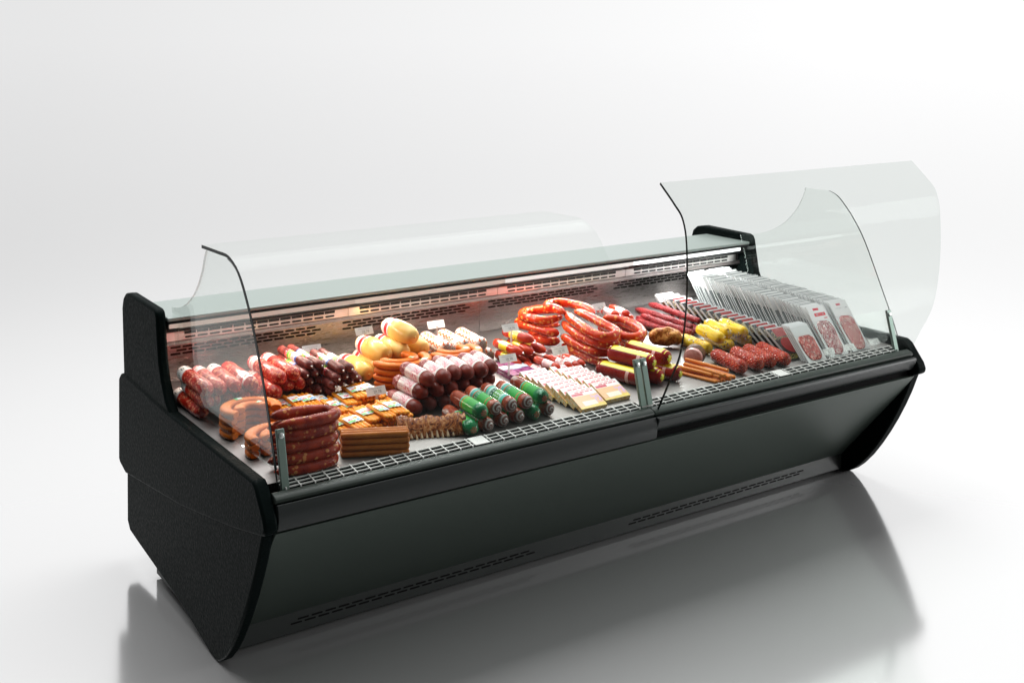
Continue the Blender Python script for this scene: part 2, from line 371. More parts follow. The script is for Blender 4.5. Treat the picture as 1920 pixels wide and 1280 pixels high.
sg = [(-.284, .600), (-.271, .635), (-.2135, .779), (-.1335, .933), (-.0735, 1.0185), (-.0285, 1.0658), (.0115, 1.0868), (.056, 1.0985), (.225, 1.0985), (.241, 1.075), (.262, 1.030), (.30, .980), (.345, .940), (.41, .903), (.47, .884), (.535, .874), (.51, .80), (.489, .712), (.45, .655), (.40, .602)]
def dens(pts, n): return [(p.y, p.z) for p in spline([(0, y, z) for y, z in pts], n)]
def sideglass(x0, x1, sg):
    sgf = dens(sg[:8], 36); sgr = dens(sg[8:16], 40); NF = len(sgf); NR = NF+len(sgr); sg = sgf+sgr+sg[16:]
    n = len(sg); b = MB(); V = [(x0, y, z) for y, z in sg]+[(x1, y, z) for y, z in sg]; b.v = V
    b.f = [tuple(range(n))[::-1], tuple(range(n, 2*n))]; b.m = [0, 0]
    for i in range(n):
        j = (i+1) % n; b.f.append((i, j, n+j, n+i)); b.m.append(1 if i < NF-1 else (2 if i < NR-1 else 0))
    cp(b.build('side_glass', ['glass_side', 'glass_edge_dark', 'glass_edge_pale'], None))
sgR = [(-.288, .600), (-.262, .665), (-.210, .779), (-.134, .938), (-.078, 1.022), (-.030, 1.075), (.004, 1.103), (.042, 1.117), (.166, 1.116), (.177, 1.085), (.200, 1.042), (.236, .998), (.285, .956), (.345, .923), (.42, .896), (.535, .875)]+sg[16:]
sideglass(-.0065, .0005, sg); sideglass(2.499, 2.505, sgR)
for x0, x1 in ((.03, 1.228), (1.272, 2.47)):
    b = MB(); b.prism([(-.2835, .556), (-.2505, .697), (-.2545, .698), (-.2875, .556)], x0, x1); cp(b.build('low_glass', ['glass_clear'], None))
def clamp(x, w=.011):
    d = Vector((0, -.040, -.158)).normalized(); nrm = Vector((0, -d.z, d.y)) * -1
    c = Vector((x, -.277, .622)); b = MB(); b.obox(c, (w, 0, 0), d*.077, nrm*.0055); o = cp(b.build('glass_clamp', 'clamp_metal', None, bevel=.0015))
    out = nrm if nrm.y < 0 else -nrm
    b = MB()
    for q in ((-.060,) ):
        cc = c+d*q+out*.0055; b.lathe([(0, .0075), (.003, .0075), (.0036, .006)], 18); k = len(b.v)-54
        b.v[k:] = [tuple(cc+Vector((vx, 0, 0))+out*vy+d*vz) for vx, vy, vz in b.v[k:]]
    v = b.build('bolt', 'bolt_metal', None, True); v.parent = o
for x in (.018, 1.2365, 1.2635, 2.482): clamp(x)

# ------------------------------------------------------------------ meats: materials
def meat(name, dark, mid, fat, fscale=150., fat_at=.34, rough=.3, coat=.35, wr=0., wrs=(1, 1, 1), bd=.0015):
    m = mat(name, rough=rough, coat=coat, rnd=True)
    n1 = m.noise(38., 4., .6); c = m.mix(m.mr(n1, .35, .65), dark, mid)
    v = m.voro(fscale, feature='F1'); n2 = m.noise(fscale*.55, 3., .6)
    f = m.math('MULTIPLY', m.mr(v, fat_at+.08, fat_at-.06), m.mr(n2, .47, .58))
    c = m.mix(f, c, fat); m.set('Base Color', c)
    h = m.math('ADD', m.math('MULTIPLY', f, .25), m.noise(60., 4., .65, m.scale(m.pos, wrs)) if wr else m.noise(90., 3.))
    m.bump(h, bd, .8 if not wr else wr); return m
meat('meat_salami', (.26, .006, .003), (.54, .022, .009), (.74, .24, .12), 105., .50, .30, .5, 1., (1.6, .55, 1.6), .0035)
m = mat('meat_thin', rough=.36, coat=.2, rnd=True); m.set('Base Color', m.mix(m.mr(m.noise(60., 4.), .35, .68), (.085, .012, .011), (.24, .055, .042))); m.bump(m.noise(140., 4.), .0008, .8)
m = mat('meat_pale', rough=.28, coat=.4, rnd=True); m.set('Base Color', m.mix(m.mr(m.noise(14., 2.), .35, .7), (.74, .42, .09), (.86, .60, .20))); m.set('Subsurface Weight', .0)
m = mat('meat_ring', rough=.42, coat=0, rnd=True); m.set('Base Color', m.mix(m.mr(m.noise(20., 3.), .35, .7), (.62, .125, .008), (.72, .19, .015))); m.bump(m.noise(120., 3.), .0004, .5)
m = mat('meat_wiener', rough=.25, coat=.5, rnd=True); m.set('Base Color', m.mix(m.mr(m.noise(30., 3.), .35, .7), (.86, .24, .010), (.96, .46, .05)))
m = mat('meat_stick_brown', rough=.3, coat=.3, rnd=True); m.set('Base Color', m.mix(m.mr(m.noise(18., 3.), .35, .7), (.40, .115, .016), (.54, .185, .032)))
m = mat('meat_loose', rough=.3, coat=.3, rnd=True); m.set('Base Color', m.mix(m.mr(m.noise(18., 3.), .35, .7), (.64, .18, .02), (.76, .27, .04)))
def smoked(name, a, b, fat):
    m = mat(name, rough=.27, coat=.45, rnd=True)
    c = m.mix(m.mr(m.noise(26., 4., .6), .35, .68), a, b)
    f = m.math('MULTIPLY', m.mr(m.voro(62.), .40, .26), m.mr(m.noise(34., 2.), .42, .52)); c = m.mix(f, c, fat); m.set('Base Color', c)
    m.bump(m.math('ADD', m.noise(60., 4.), m.math('MULTIPLY', f, .4)), .0022, .8); return m
smoked('meat_smoked_dark', (.17, .010, .005), (.40, .040, .012), (.55, .20, .06))
smoked('meat_smoked_red', (.46, .016, .003), (.66, .068, .009), (.86, .42, .09))
m = mat('meat_rind', rough=.30, coat=.4, rnd=True)      # dark salami whose far end shows the marbling
y = m.xyz(); mott = m.ramp(m.noise(190., 3., .7), [(.38, (.13, .018, .018)), (.52, (.30, .055, .055)), (.64, (.62, .34, .33))])
smooth = m.mix(m.mr(m.noise(30., 3.), .35, .7), (.105, .011, .007), (.25, .036, .022))
m.set('Base Color', m.mix(m.math('GREATER_THAN', y[1], .10), smooth, mott)); m.bump(m.noise(50., 4.), .0012, .7)
m = mat('meat_film', rough=.16, coat=.7, rnd=True)       # brown roll under clear film, swirled end
y = m.xyz(); c = m.mix(m.mr(m.noise(22., 4., .6), .4, .62), (.22, .030, .012), (.42, .10, .045))
glare = m.mr(m.noise(30., 3., .6, m.scale(m.pos, (1, .35, 1))), .56, .64); c = m.mix(m.math('MULTIPLY', glare, .75), c, (.62, .55, .50))  # whitish glare streaks of the film, painted into its colour
rr = m.math('SQRT', m.math('ADD', m.math('MULTIPLY', y[0], y[0]), m.math('MULTIPLY', y[2], y[2])))
ang = m.math('ARCTAN2', y[2], y[0]); sp = m.math('SINE', m.math('ADD', m.math('MULTIPLY', ang, 2.), m.math('MULTIPLY', rr, 620.)))
endc = m.ramp(m.math('ADD', m.math('MULTIPLY', sp, .42), m.noise(70., 3.)), [(.25, (.13, .05, .04)), (.6, (.22, .16, .14)), (.95, (.44, .44, .42))])
m.set('Base Color', m.mix(m.mr(y[1], .013, .009), c, endc))
m = mat('film_green', rough=.12, coat=.8, rnd=True); y = m.xyz()
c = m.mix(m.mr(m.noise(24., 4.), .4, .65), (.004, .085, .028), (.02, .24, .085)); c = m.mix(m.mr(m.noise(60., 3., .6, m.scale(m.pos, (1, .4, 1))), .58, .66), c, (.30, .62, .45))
rr = m.math('SQRT', m.math('ADD', m.math('MULTIPLY', y[0], y[0]), m.math('MULTIPLY', y[2], y[2])))
wh = m.math('SINE', m.math('MULTIPLY', m.math('ARCTAN2', y[2], y[0]), 7.)); red = m.math('MULTIPLY', m.math('MULTIPLY', m.math('LESS_THAN', y[1], .012), m.math('LESS_THAN', rr, .0105)), m.math('GREATER_THAN', wh, .1))
c = m.mix(red, c, (.42, .05, .04)); m.set('Base Color', c)
m = mat('meat_yellow', rough=.2, coat=.7, rnd=True); y = m.xyz()
sq = m.voro(170., out='Color'); sx = m.xyz(sq); spot = m.math('MULTIPLY', m.math('GREATER_THAN', sx[0], .74), m.mr(m.noise(22., 2.), .52, .56))
c = m.mix(m.mr(m.noise(18., 3.), .35, .7), (.76, .46, .008), (.90, .68, .05)); c = m.mix(spot, c, m.mix(m.math('GREATER_THAN', sx[1], .55), (.16, .075, .03), (.80, .72, .50)))
fold = m.noise(26., 3., .6, m.scale(m.pos, (3., .5, 3.))); c = m.mix(m.mr(fold, .60, .68), c, (.45, .26, .02)); m.set('Base Color', c); m.bump(fold, .005, .8)
m = mat('meat_net', rough=.22, coat=.6, rnd=True); y = m.xyz()
a = m.math('MULTIPLY', m.math('ARCTAN2', y[0], y[2]), 6/PI); b_ = m.math('MULTIPLY', y[1], 62.)
d1 = m.math('ABSOLUTE', m.math('SUBTRACT', m.math('FRACT', m.math('ADD', a, b_)), .5)); d2 = m.math('ABSOLUTE', m.math('SUBTRACT', m.math('FRACT', m.math('SUBTRACT', a, b_)), .5))
net = m.math('MINIMUM', d1, d2); c = m.mix(m.mr(m.noise(60., 4.), .35, .66), (.42, .012, .004), (.66, .06, .016)); c = m.mix(m.mr(m.voro(120.), .28, .16), c, (.70, .26, .13))
c = m.mix(m.mr(m.math('MAXIMUM', d1, d2), .11, .03), c, (.80, .42, .28)); m.set('Base Color', c); m.bump(m.math('ADD', m.mr(net, 0., .25), m.math('MULTIPLY', m.noise(40., 3.), .3)), .0042, 1.)  # pale glints where the net strands cross are painted into the colour
meat('meat_dry', (.13, .007, .010), (.30, .028, .030), (.50, .16, .15), 260., .36, .5, .1, 1., (1, 1, 1), .004)
m = mat('meat_maroon', rough=.25, coat=.5, rnd=True); m.set('Base Color', m.mix(m.mr(m.noise(12., 3.), .35, .7), (.22, .009, .007), (.40, .024, .014)))
m = mat('meat_red', rough=.22, coat=.6, rnd=True); m.set('Base Color', m.mix(m.mr(m.noise(34., 3.), .35, .7), (.36, .014, .005), (.58, .055, .012))); m.bump(m.noise(50., 4., .6, m.scale(m.pos, (2, .4, 2))), .002, .7)
m = mat('meat_roast', rough=.32, coat=.3, rnd=True); m.set('Base Color', m.ramp(m.noise(55., 5., .65, dist=1.2), [(.32, (.16, .045, .010)), (.45, (.40, .13, .025)), (.60, (.66, .34, .09))])); m.bump(m.noise(60., 5.), .006, 1.)
m = mat('ham_cut', rough=.3, coat=.3, rnd=True); m.set('Base Color', m.mix(m.mr(m.noise(45., 4.), .4, .65), (.58, .26, .24), (.74, .46, .42)))
m = mat('ham_rind', rough=.4, coat=.2, rnd=True); m.set('Base Color', m.mix(m.mr(m.noise(60., 4.), .4, .65), (.06, .022, .010), (.20, .085, .035))); m.bump(m.noise(90., 4.), .003, 1.)
m = mat('rib_meat', rough=.3, coat=.35, rnd=True); m.set('Base Color', m.ramp(m.noise(52., 5., .62, dist=1.4), [(.38, (.05, .009, .004)), (.48, (.24, .060, .014)), (.58, (.44, .17, .05)), (.70, (.70, .46, .24))])); m.bump(m.noise(48., 4., .55, dist=1.2), .004, .8)
mat('rib_bone', base=(.56, .42, .26), rough=.4)
mat('clip_metal', base=(.78, .78, .76), rough=.25, metal=.6)
mat('paper_white', base=(.82, .82, .80), rough=.4); mat('ink', base=(.03, .03, .03), rough=.5); mat('ink_grey', base=(.30, .30, .30), rough=.5)

# ---- printed sleeves: bands along the sausage axis (y in metres from the front tip)
def sleeve(name, y0, y1, stops, ink=None, ink_bands=None, rough=.3, words=55, lines=230):
    m = mat(name, rough=rough, coat=.4); q = m.xyz(); c = m.ramp(m.mr(q[1], y0, y1), stops, True)
    if ink:
        cv = m.n('ShaderNodeCombineXYZ'); m.link(m.math('MULTIPLY', m.math('ARCTAN2', q[0], q[2]), .02), cv.inputs[1]); m.link(q[1], cv.inputs[0])
        k = m.dashes(cv.outputs[0], words, lines); k2 = m.mr(m.xyz(k)[0], .6, .9)
        for a, b in (ink_bands or [(0, 1)]):
            c = m.mix(m.math('MULTIPLY', k2, m.between(m.mr(q[1], y0, y1), a, b)), c, ink)
    m.set('Base Color', c); return m, q, c
WH = (.72, .71, .68); RD = (.55, .02, .025)
sleeve('sleeve_white', .166, .226, [(0, RD), (.05, WH), (.22, (.70, .70, .68)), (.3, WH)], (.05, .06, .05), [(.32, .60), (.78, .9)], words=38, lines=190)
sleeve('sleeve_redwhite', .166, .226, [(0, RD), (.06, WH), (.2, (.55, .58, .55)), (.24, WH), (.36, RD), (.42, WH), (.58, RD)], (.75, .73, .7), [(.66, .9)], words=60, lines=120)
sleeve('sleeve_redfront', .030, .098, [(0, RD), (.06, WH), (.22, RD), (.42, WH), (.5, RD), (.56, WH), (.9, RD)], (.6, .2, .2), [(.6, .86)])
sleeve('sleeve_multi', .088, .168, [(0, (.05, .17, .62)), (.12, (.78, .80, .82)), (.2, (.80, .55, .58)), (.36, WH), (.46, (.45, .70, .06)), (.58, (.70, .78, .30)), (.64, (.10, .50, .05)), (.76, (.16, .55, .08)), (.80, (.62, .01, .03))], (.80, .78, .76), [(.84, .96)], words=90, lines=120)
sleeve('sleeve_multi_b', .078, .158, [(0, (.62, .01, .03)), (.2, (.10, .48, .05)), (.34, (.45, .70, .06)), (.52, WH), (.66, (.80, .55, .58)), (.88, WH), (.93, (.05, .17, .62))], (.80, .78, .76), [(.04, .16)], words=90, lines=120)
m, q, c = sleeve('sleeve_pig', .112, .166, [(0, (.5, .35, .1)), (.04, WH), (.18, RD), (.55, WH)], (.70, .45, .40), [(.62, .95)], words=70, lines=170)
cv = m.n('ShaderNodeCombineXYZ'); m.link(m.math('MULTIPLY', m.math('ARCTAN2', q[0], q[2]), .035), cv.inputs[1]); m.link(q[1], cv.inputs[0])
m, q, c = sleeve('sleeve_pink', .042, .128, [(0, WH), (.10, (.62, .15, .20)), (.56, (.74, .44, .46)), (.62, WH)], (.66, .30, .34), [(.64, .98)], words=60, lines=200)
nz = m.noise(170., 4., .7); c = m.mix(m.math('MULTIPLY', m.mr(nz, .46, .54), m.between(q[1], .050, .094)), c, (.80, .68, .68))
ex = m.math('MULTIPLY', q[0], 1/.0105); ey = m.mr(q[1], .060, .084, -1, 1); el = m.math('ADD', m.math('MULTIPLY', ex, ex), m.math('MULTIPLY', ey, ey)); up_ = m.math('GREATER_THAN', q[2], 0.)
c = m.mix(m.math('MULTIPLY', m.math('LESS_THAN', el, 1.), up_), c, (.80, .78, .76)); c = m.mix(m.math('MULTIPLY', m.between(el, .30, .62), up_), c, (.66, .16, .21)); m.set('Base Color', c)
GR = (.02, .36, .05); TE = (.10, .48, .40)
sleeve('sleeve_green', .034, .150, [(0, GR), (.10, (.55, .10, .03)), (.13, GR), (.55, (.03, .22, .10)), (.72, (.55, .10, .03)), (.76, TE), (.9, (.70, .72, .68)), (.95, (.55, .10, .03))], (.30, .62, .40), [(.55, .7)], .18, 100, 150)
sleeve('sleeve_teal', .036, .150, [(0, TE), (.12, (.45, .70, .62)), (.2, (.10, .33, .05)), (.52, (.012, .10, .05)), (.68, (.45, .70, .62)), (.78, TE), (.9, (.55, .10, .03)), (.95, (.72, .72, .68))], (.60, .78, .70), [(.22, .5), (.56, .66)], .18, 80, 110)
sleeve('sleeve_greenfront', .034, .112, [(0, (.03, .36, .05)), (.55, (.06, .46, .05)), (.82, (.55, .10, .03)), (.86, (.06, .40, .05)), (.94, TE)], None, None, .16)
m, q, c = sleeve('sleeve_roll', .0, .19, [(0, WH), (1, WH)], None)
wv = m.math('ADD', m.math('MULTIPLY', m.math('SINE', m.math('MULTIPLY', q[1], 260.)), .16), m.math('MULTIPLY', m.math('ARCTAN2', q[0], q[2]), 1.)); fr_ = m.math('FRACT', m.math('MULTIPLY', wv, 1.15))
c = m.mix(m.math('MULTIPLY', m.between(fr_, .10, .46), m.math('LESS_THAN', m.noise(24., 2.), .56)), c, (.58, .13, .02)); c = m.mix(m.between(fr_, .06, .10), c, (.48, .04, .02)); c = m.mix(m.math('MULTIPLY', m.between(fr_, .70, .90), m.math('GREATER_THAN', m.noise(70., 2.), .56)), c, (.03, .03, .03))
rr = m.math('SQRT', m.math('ADD', m.math('MULTIPLY', q[0], q[0]), m.math('MULTIPLY', q[2], q[2]))); sp = m.math('SINE', m.math('ADD', m.math('ARCTAN2', q[2], q[0]), m.math('MULTIPLY', rr, 1500.)))
c = m.mix(m.math('MULTIPLY', m.math('LESS_THAN', q[1], .012), m.math('LESS_THAN', rr, .0165)), c, m.ramp(sp, [(.0, (.02, .02, .02)), (.45, (.03, .03, .03)), (.55, (.75, .74, .72))])); m.set('Base Color', c)
sleeve('sleeve_yellow', .055, .098, [(0, (.82, .66, .01)), (1, (.82, .66, .01))], (.10, .05, .01), [(.2, .75)], .3, 50, 60)
m, q, c = sleeve('sleeve_softpink', .034, .082, [(0, (.50, .60, .62)), (.08, (.80, .74, .73)), (.2, (.78, .55, .55)), (.85, (.80, .74, .73))], (.70, .32, .34), [(.55, .95)], .3, 60, 170)
ex = m.math('MULTIPLY', q[0], 1/.006); ey = m.mr(q[1], .042, .054, -1, 1); el = m.math('ADD', m.math('MULTIPLY', ex, ex), m.math('MULTIPLY', ey, ey)); c = m.mix(m.math('MULTIPLY', m.between(el, .4, 1.), m.math('GREATER_THAN', q[2], 0)), c, (.68, .02, .05)); m.set('Base Color', c)
# flat stickers
def sticker(name, bg, bars, words=70, lines=150, ink=(.25, .25, .25), band=None):
    m = mat(name, rough=.35); q = m.xyz(m.gen); c = bg
    for x0, x1, y0, y1, col in bars: c = m.mix(m.math('MULTIPLY', m.between(q[0], x0, x1), m.between(q[1], y0, y1)), c, col)
    if ink:
        k = m.mr(m.xyz(m.dashes(m.obj, words, lines))[0], .6, .9)
        b_ = band or (0, 1, 0, 1); c = m.mix(m.math('MULTIPLY', k, m.math('MULTIPLY', m.between(q[0], b_[0], b_[1]), m.between(q[1], b_[2], b_[3]))), c, ink)
    m.set('Base Color', c); return m
sticker('sticker_ring', (.80, .82, .74), [(0, .42, 0, 1, (.06, .50, .14)), (.75, 1, 0, .4, (.62, .72, .10))], 90, 260, (.2, .5, .3), (.1, .9, .25, .75))
sticker('sticker_pack', (.83, .82, .78), [(.02, .5, .05, .30, (.10, .52, .10)), (.10, .42, .34, .50, (.68, .02, .10)), (.58, .95, .12, .34, (.10, .36, .70)), (.5, .8, .44, .68, (.78, .36, .04)), (.1, .4, .62, .80, (.70, .60, .75))], 80, 170, (.5, .3, .3), (.5, .95, .70, .95))
sticker('sticker_pack_b', (.83, .82, .78), [(.1, .4, .70, .92, (.10, .50, .12)), (.5, .85, .66, .86, (.62, .66, .78)), (.2, .55, .20, .40, (.66, .02, .10)), (.6, .9, .2, .42, (.60, .70, .12))], 80, 170, (.5, .3, .3), (.1, .9, .45, .62))
m = mat('sticker_maroon', rough=.3, coat=.3); q = m.xyz(m.gen); c = (.82, .68, .01)
ex = m.mr(q[0], .42, 1.15, -1, 1); ey = m.mr(q[1], .15, .85, -1, 1); el = m.math('ADD', m.math('MULTIPLY', ex, ex), m.math('MULTIPLY', m.math('MULTIPLY', ey, ey), 1.)); inside = m.math('LESS_THAN', el, 1.)
c = m.mix(inside, c, (.55, .012, .02)); k = m.mr(m.xyz(m.dashes(m.scale(m.obj, (1, 1, 1)), 110, 95))[0], .6, .9)
c = m.mix(m.math('MULTIPLY', m.math('MULTIPLY', k, inside), m.between(q[0], .55, .85)), c, (.85, .80, .78)); m.set('Base Color', c)
mat('star_yellow', base=(.74, .70, .04), rough=.35); mat('band_pink', base=(.74, .42, .38), rough=.35)

# ------------------------------------------------------------------ meats: shapes
PROTO = {}
def reg(kind, parts):
    """parts: (name, MB, materials, parent index or None, smooth angle)"""
    L_ = []
    for nm, b, ms, par, *an in parts:
        o = b.build(nm, ms, None, True, ang=an[0] if an else 50); me = o.data; bpy.data.objects.remove(o); L_.append((nm, me, par))
    PROTO[kind] = L_
def rprof(prof, y):
    for (a, ra), (b, rb) in zip(prof, prof[1:]):
        if a <= y <= b: return ra+(rb-ra)*(y-a)/max(b-a, 1e-9)
    return prof[-1][1]
def sleeve_mb(prof, y0, y1, th=.0005, n=8, a0=0., a1=2*PI, seg=26):
    b = MB(); ys = [y0+(y1-y0)*i/n for i in range(n+1)]
    b.lathe([(y0, rprof(prof, y0)*.985)]+[(y, rprof(prof, y)+th) for y in ys]+[(y1, rprof(prof, y1)*.985)], seg, 0, a0, a1); return b
def body_mb(prof, seg=26, n=16, lump=0., seed=0, wav=0.):
    rnd = random.Random(seed); ph = [rnd.uniform(0, 6) for _ in range(6)]
    y0, y1 = prof[0][0], prof[-1][0]; ys = sorted(set([p[0] for p in prof]+[y0+(y1-y0)*i/n for i in range(n+1)]))
    b = MB(); b.lathe([(y, rprof(prof, y)) for y in ys], seg)
    if lump:
        v = []
        for x, y, z in b.v:
            a = math.atan2(x, z); k = 1+lump*(math.sin(3*a+ph[0]+y*40)*.5+math.sin(5*a+ph[1]-y*70)*.35+math.sin(y*90+ph[2])*.6)
            v.append((x*k+wav*math.sin(y*14+ph[3]), y, z*k+wav*.6*math.sin(y*17+ph[4])))
        b.v = v
    return b
def capsule(r, L, e=1., tip=.0, k=6):
    p = [(r*e*(1-math.cos(PI/2*i/k)), max(r*math.sin(PI/2*i/k), r*tip if i == 0 else 0, 1e-4)) for i in range(k+1)]
    return p+[(L-y, rr) for y, rr in reversed(p)]
def clip_mb(r=.003, l=.007, y=-.003):
    b = MB(); b.lathe([(y, .0006), (y+.0005, r*.8), (y+l*.5, r), (y+l, r*.75)], 12); return b
# salami
SP = [(0, .0030), (.002, .0075), (.006, .0130), (.013, .0185), (.022, .0220), (.034, .0235), (.19, .0235), (.21, .0228), (.221, .020), (.227, .014), (.229, .004)]
for v_, (sl, a, b_) in {'w': ('sleeve_white', .166, .226), 'r': ('sleeve_redwhite', .166, .226), 'f': ('sleeve_redfront', .030, .098)}.items():
    reg('salami_'+v_, [('casing', body_mb(SP, lump=.018, seed=3), 'meat_salami', None), ('sleeve', sleeve_mb(SP, a, b_), sl, None), ('end_knot', clip_mb(.0042, .006), 'meat_salami', None)])
# thin
TP = [(0, .0026), (.003, .0062), (.008, .0108), (.016, .0138), (.024, .0145), (.218, .0145), (.228, .012), (.235, .004)]
reg('thin_a', [('casing', body_mb(TP, 20), 'meat_thin', None), ('sleeve', sleeve_mb(TP, .088, .168, seg=20), 'sleeve_multi', None), ('clip', clip_mb(.0034, .006, -.0035), 'clip_metal', None)])
reg('thin_b', [('casing', body_mb(TP, 20), 'meat_thin', None), ('sleeve', sleeve_mb(TP, .078, .158, seg=20), 'sleeve_multi_b', None), ('clip', clip_mb(.0034, .006, -.0035), 'clip_metal', None)])
# mortadella
MP = [(.185*(.5-.5*math.cos(PI*i/20)), max(.0365*max(math.sin(PI*(i/20)),0)**.55, .003)) for i in range(21)]
reg('mort', [('casing', body_mb(MP, 30), 'meat_pale', None), ('sleeve', sleeve_mb(MP, .112, .166, seg=30), 'sleeve_pig', None), ('end_knot', clip_mb(.0048, .007, -.004), 'meat_pale', None)])
reg('straight', [('casing', body_mb(capsule(.0083, .193, .7), 16), 'meat_stick_brown', None)])
# pink labelled
PP = [(0, .002), (.002, .009), (.008, .0165), (.018, .0222), (.030, .0243), (.12, .0243), (.150, .0236), (.165, .020), (.173, .012), (.175, .003)]
reg('pink', [('casing', body_mb(PP, lump=.012, seed=5), 'meat_rind', None), ('sleeve', sleeve_mb(PP, .042, .128), 'sleeve_pink', None)])
# film rolls
GP = [(0, .006), (.003, .0130), (.008, .0190), (.016, .0222), (.024, .0228), (.165, .0228), (.177, .021), (.184, .015), (.187, .004)]
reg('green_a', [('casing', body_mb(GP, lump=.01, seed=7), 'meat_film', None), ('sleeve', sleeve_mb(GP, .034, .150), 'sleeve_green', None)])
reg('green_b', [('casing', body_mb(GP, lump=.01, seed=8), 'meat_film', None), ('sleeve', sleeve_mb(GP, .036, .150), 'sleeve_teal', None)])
fr2 = MB(); fr2.lathe([(-.0006, .005), (-.0004, .0068)]+[(y, r+.0006) for y, r in GP if .001 < y < .03]+[(.034, .0234)], 26)
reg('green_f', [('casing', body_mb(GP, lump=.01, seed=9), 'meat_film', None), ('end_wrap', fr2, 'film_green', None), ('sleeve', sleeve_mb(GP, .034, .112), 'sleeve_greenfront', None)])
RP = [(0, .004), (.002, .014), (.006, .0205), (.014, .0245), (.17, .0245), (.18, .022), (.187, .014), (.19, .003)]
reg('roll', [('wrapper', body_mb(RP, lump=.02, seed=2), 'sleeve_roll', None)])
YP = [(0, .0022), (.004, .0045), (.012, .0098), (.024, .0152), (.036, .0178), (.135, .0180), (.148, .0165), (.155, .011), (.158, .003)]
reg('ylab', [('casing', body_mb(YP, 22, lump=.02, seed=4), 'meat_red', None), ('sleeve', sleeve_mb(YP, .072, .115, seg=22), 'sleeve_yellow', None), ('clip', clip_mb(.0036, .007, -.004), 'clip_metal', None)])
RS = [(0, .0022), (.003, .0045), (.010, .0098), (.018, .0130), (.026, .0138), (.118, .0138), (.128, .012), (.135, .004)]
reg('smallred', [('casing', body_mb(RS, 20), 'meat_red', None), ('sleeve', sleeve_mb(RS, .034, .082, seg=20), 'sleeve_softpink', None), ('clip', clip_mb(.0032, .006, -.0035), 'clip_metal', None)])
XP = [(0, .003), (.002, .012), (.008, .0205), (.018, .0258), (.030, .0275), (.165, .0275), (.178, .0255), (.188, .017), (.191, .004)]
st = MB(); k = 10; pts = []
for i in range(k):
    a = PI/2+PI*2*i/k+.3; rr = .024 if i % 2 == 0 else .0125; pts.append((rr*math.cos(a), rr*math.sin(a)))
def on_end(px, pz, lift=.0005):
    r = math.hypot(px, pz); lo = 0.
    for (y0, r0), (y1, r1) in zip(XP, XP[1:]):
        if r0 <= r <= r1: lo = y0+(y1-y0)*(r-r0)/max(r1-r0, 1e-9); break
    return (px, lo-lift, pz)
cen = [(0, -.0006, 0)]; ring1 = [on_end(px*.5, pz*.5) for px, pz in pts]; ring2 = [on_end(px, pz) for px, pz in pts]
st.add(cen+ring1+ring2, [(0, 1+(i+1) % k, 1+i) for i in range(k)]+[(1+i, 1+(i+1) % k, 1+k+(i+1) % k, 1+k+i) for i in range(k)])
reg('maroon', [('casing', body_mb(XP, 30), 'meat_maroon', None), ('sleeve', sleeve_mb(XP, .012, .180, .0006, 10, -1.02, .9, 22), 'sticker_maroon', None), ('band', sleeve_mb(XP, .048, .060, .0004, 2, .76, 5.3, 24), 'band_pink', None), ('end_star', st, 'star_yellow', None)])
reg('stick', [('casing', body_mb([(0, .003), (.004, .0085), (.012, .0112), (.026, .0120), (.26, .0118), (.285, .0105), (.297, .006), (.30, .002)], 20, 60, .10, 6, .0028), 'meat_dry', None)])
reg('yellow', [('casing', body_mb([(0, .004), (.003, .012), (.009, .0195), (.018, .0228), (.03, .0238), (.135, .0238), (.147, .022), (.157, .016), (.162, .006), (.163, .002)], 28, 24, .045, 12), 'meat_yellow', None)])
reg('loose', [('casing', body_mb(capsule(.0068, .180, .9), 14, 20, .02, 3, .002), 'meat_loose', None)])
reg('rednet', [('casing', body_mb([(0, .003), (.002, .013), (.008, .0205), (.018, .0252), (.03, .0265), (.15, .0265), (.166, .0245), (.178, .017), (.184, .006), (.186, .002)], 36, 40, .02, 9), 'meat_net', None)])
# vacuum pack of frankfurters: origin at the front end, on the deck, 4 side by side
def wpack(seed, n=4, L=.135, lab='sticker_pack'):
    rnd = random.Random(seed); b = MB(); r = .0068
    for i in range(n):
        x = (i-(n-1)/2)*r*1.78; l = L-rnd.uniform(0, .012); c = MB(); c.lathe(capsule(r, l, 1.1), 14); y0 = rnd.uniform(0, .008); z0 = r+.001*rnd.random()
        cv = rnd.uniform(.001, .004); c.v = [(vx+x, vy+y0, vz*.92+z0+cv*math.sin(PI*vy/l)) for vx, vy, vz in c.v]; b.add(c.v, c.f)
    hw = n*r*.86; t = MB(); nx, ny = 16, 6; V = []
    for j in range(ny+1):
        for i in range(nx+1):
            x = -hw+2*hw*i/nx; ph = abs(((x/(r*1.78)+(n-1)/2) % 1.0)-.5); z = r*1.93+.0022-.0022*(.5-abs(ph-.5)+0)*1.2
            if abs(x) > hw-r*.5: z -= (abs(x)-hw+r*.5)*.6
            y = L*.33+L*.36*j/ny; V.append((x, y, z+.0034*math.sin(PI*y/L)))
    t.add(V, [(j*(nx+1)+i, j*(nx+1)+i+1, (j+1)*(nx+1)+i+1, (j+1)*(nx+1)+i) for j in range(ny) for i in range(nx)])
    return [('sausages', b, 'meat_wiener', None), ('sticker', t, lab, None)]
reg('wpack_a', wpack(1)); reg('wpack_b', wpack(2, lab='sticker_pack_b')); reg('wpack_c', wpack(3, 3, .13, 'sticker_pack'))
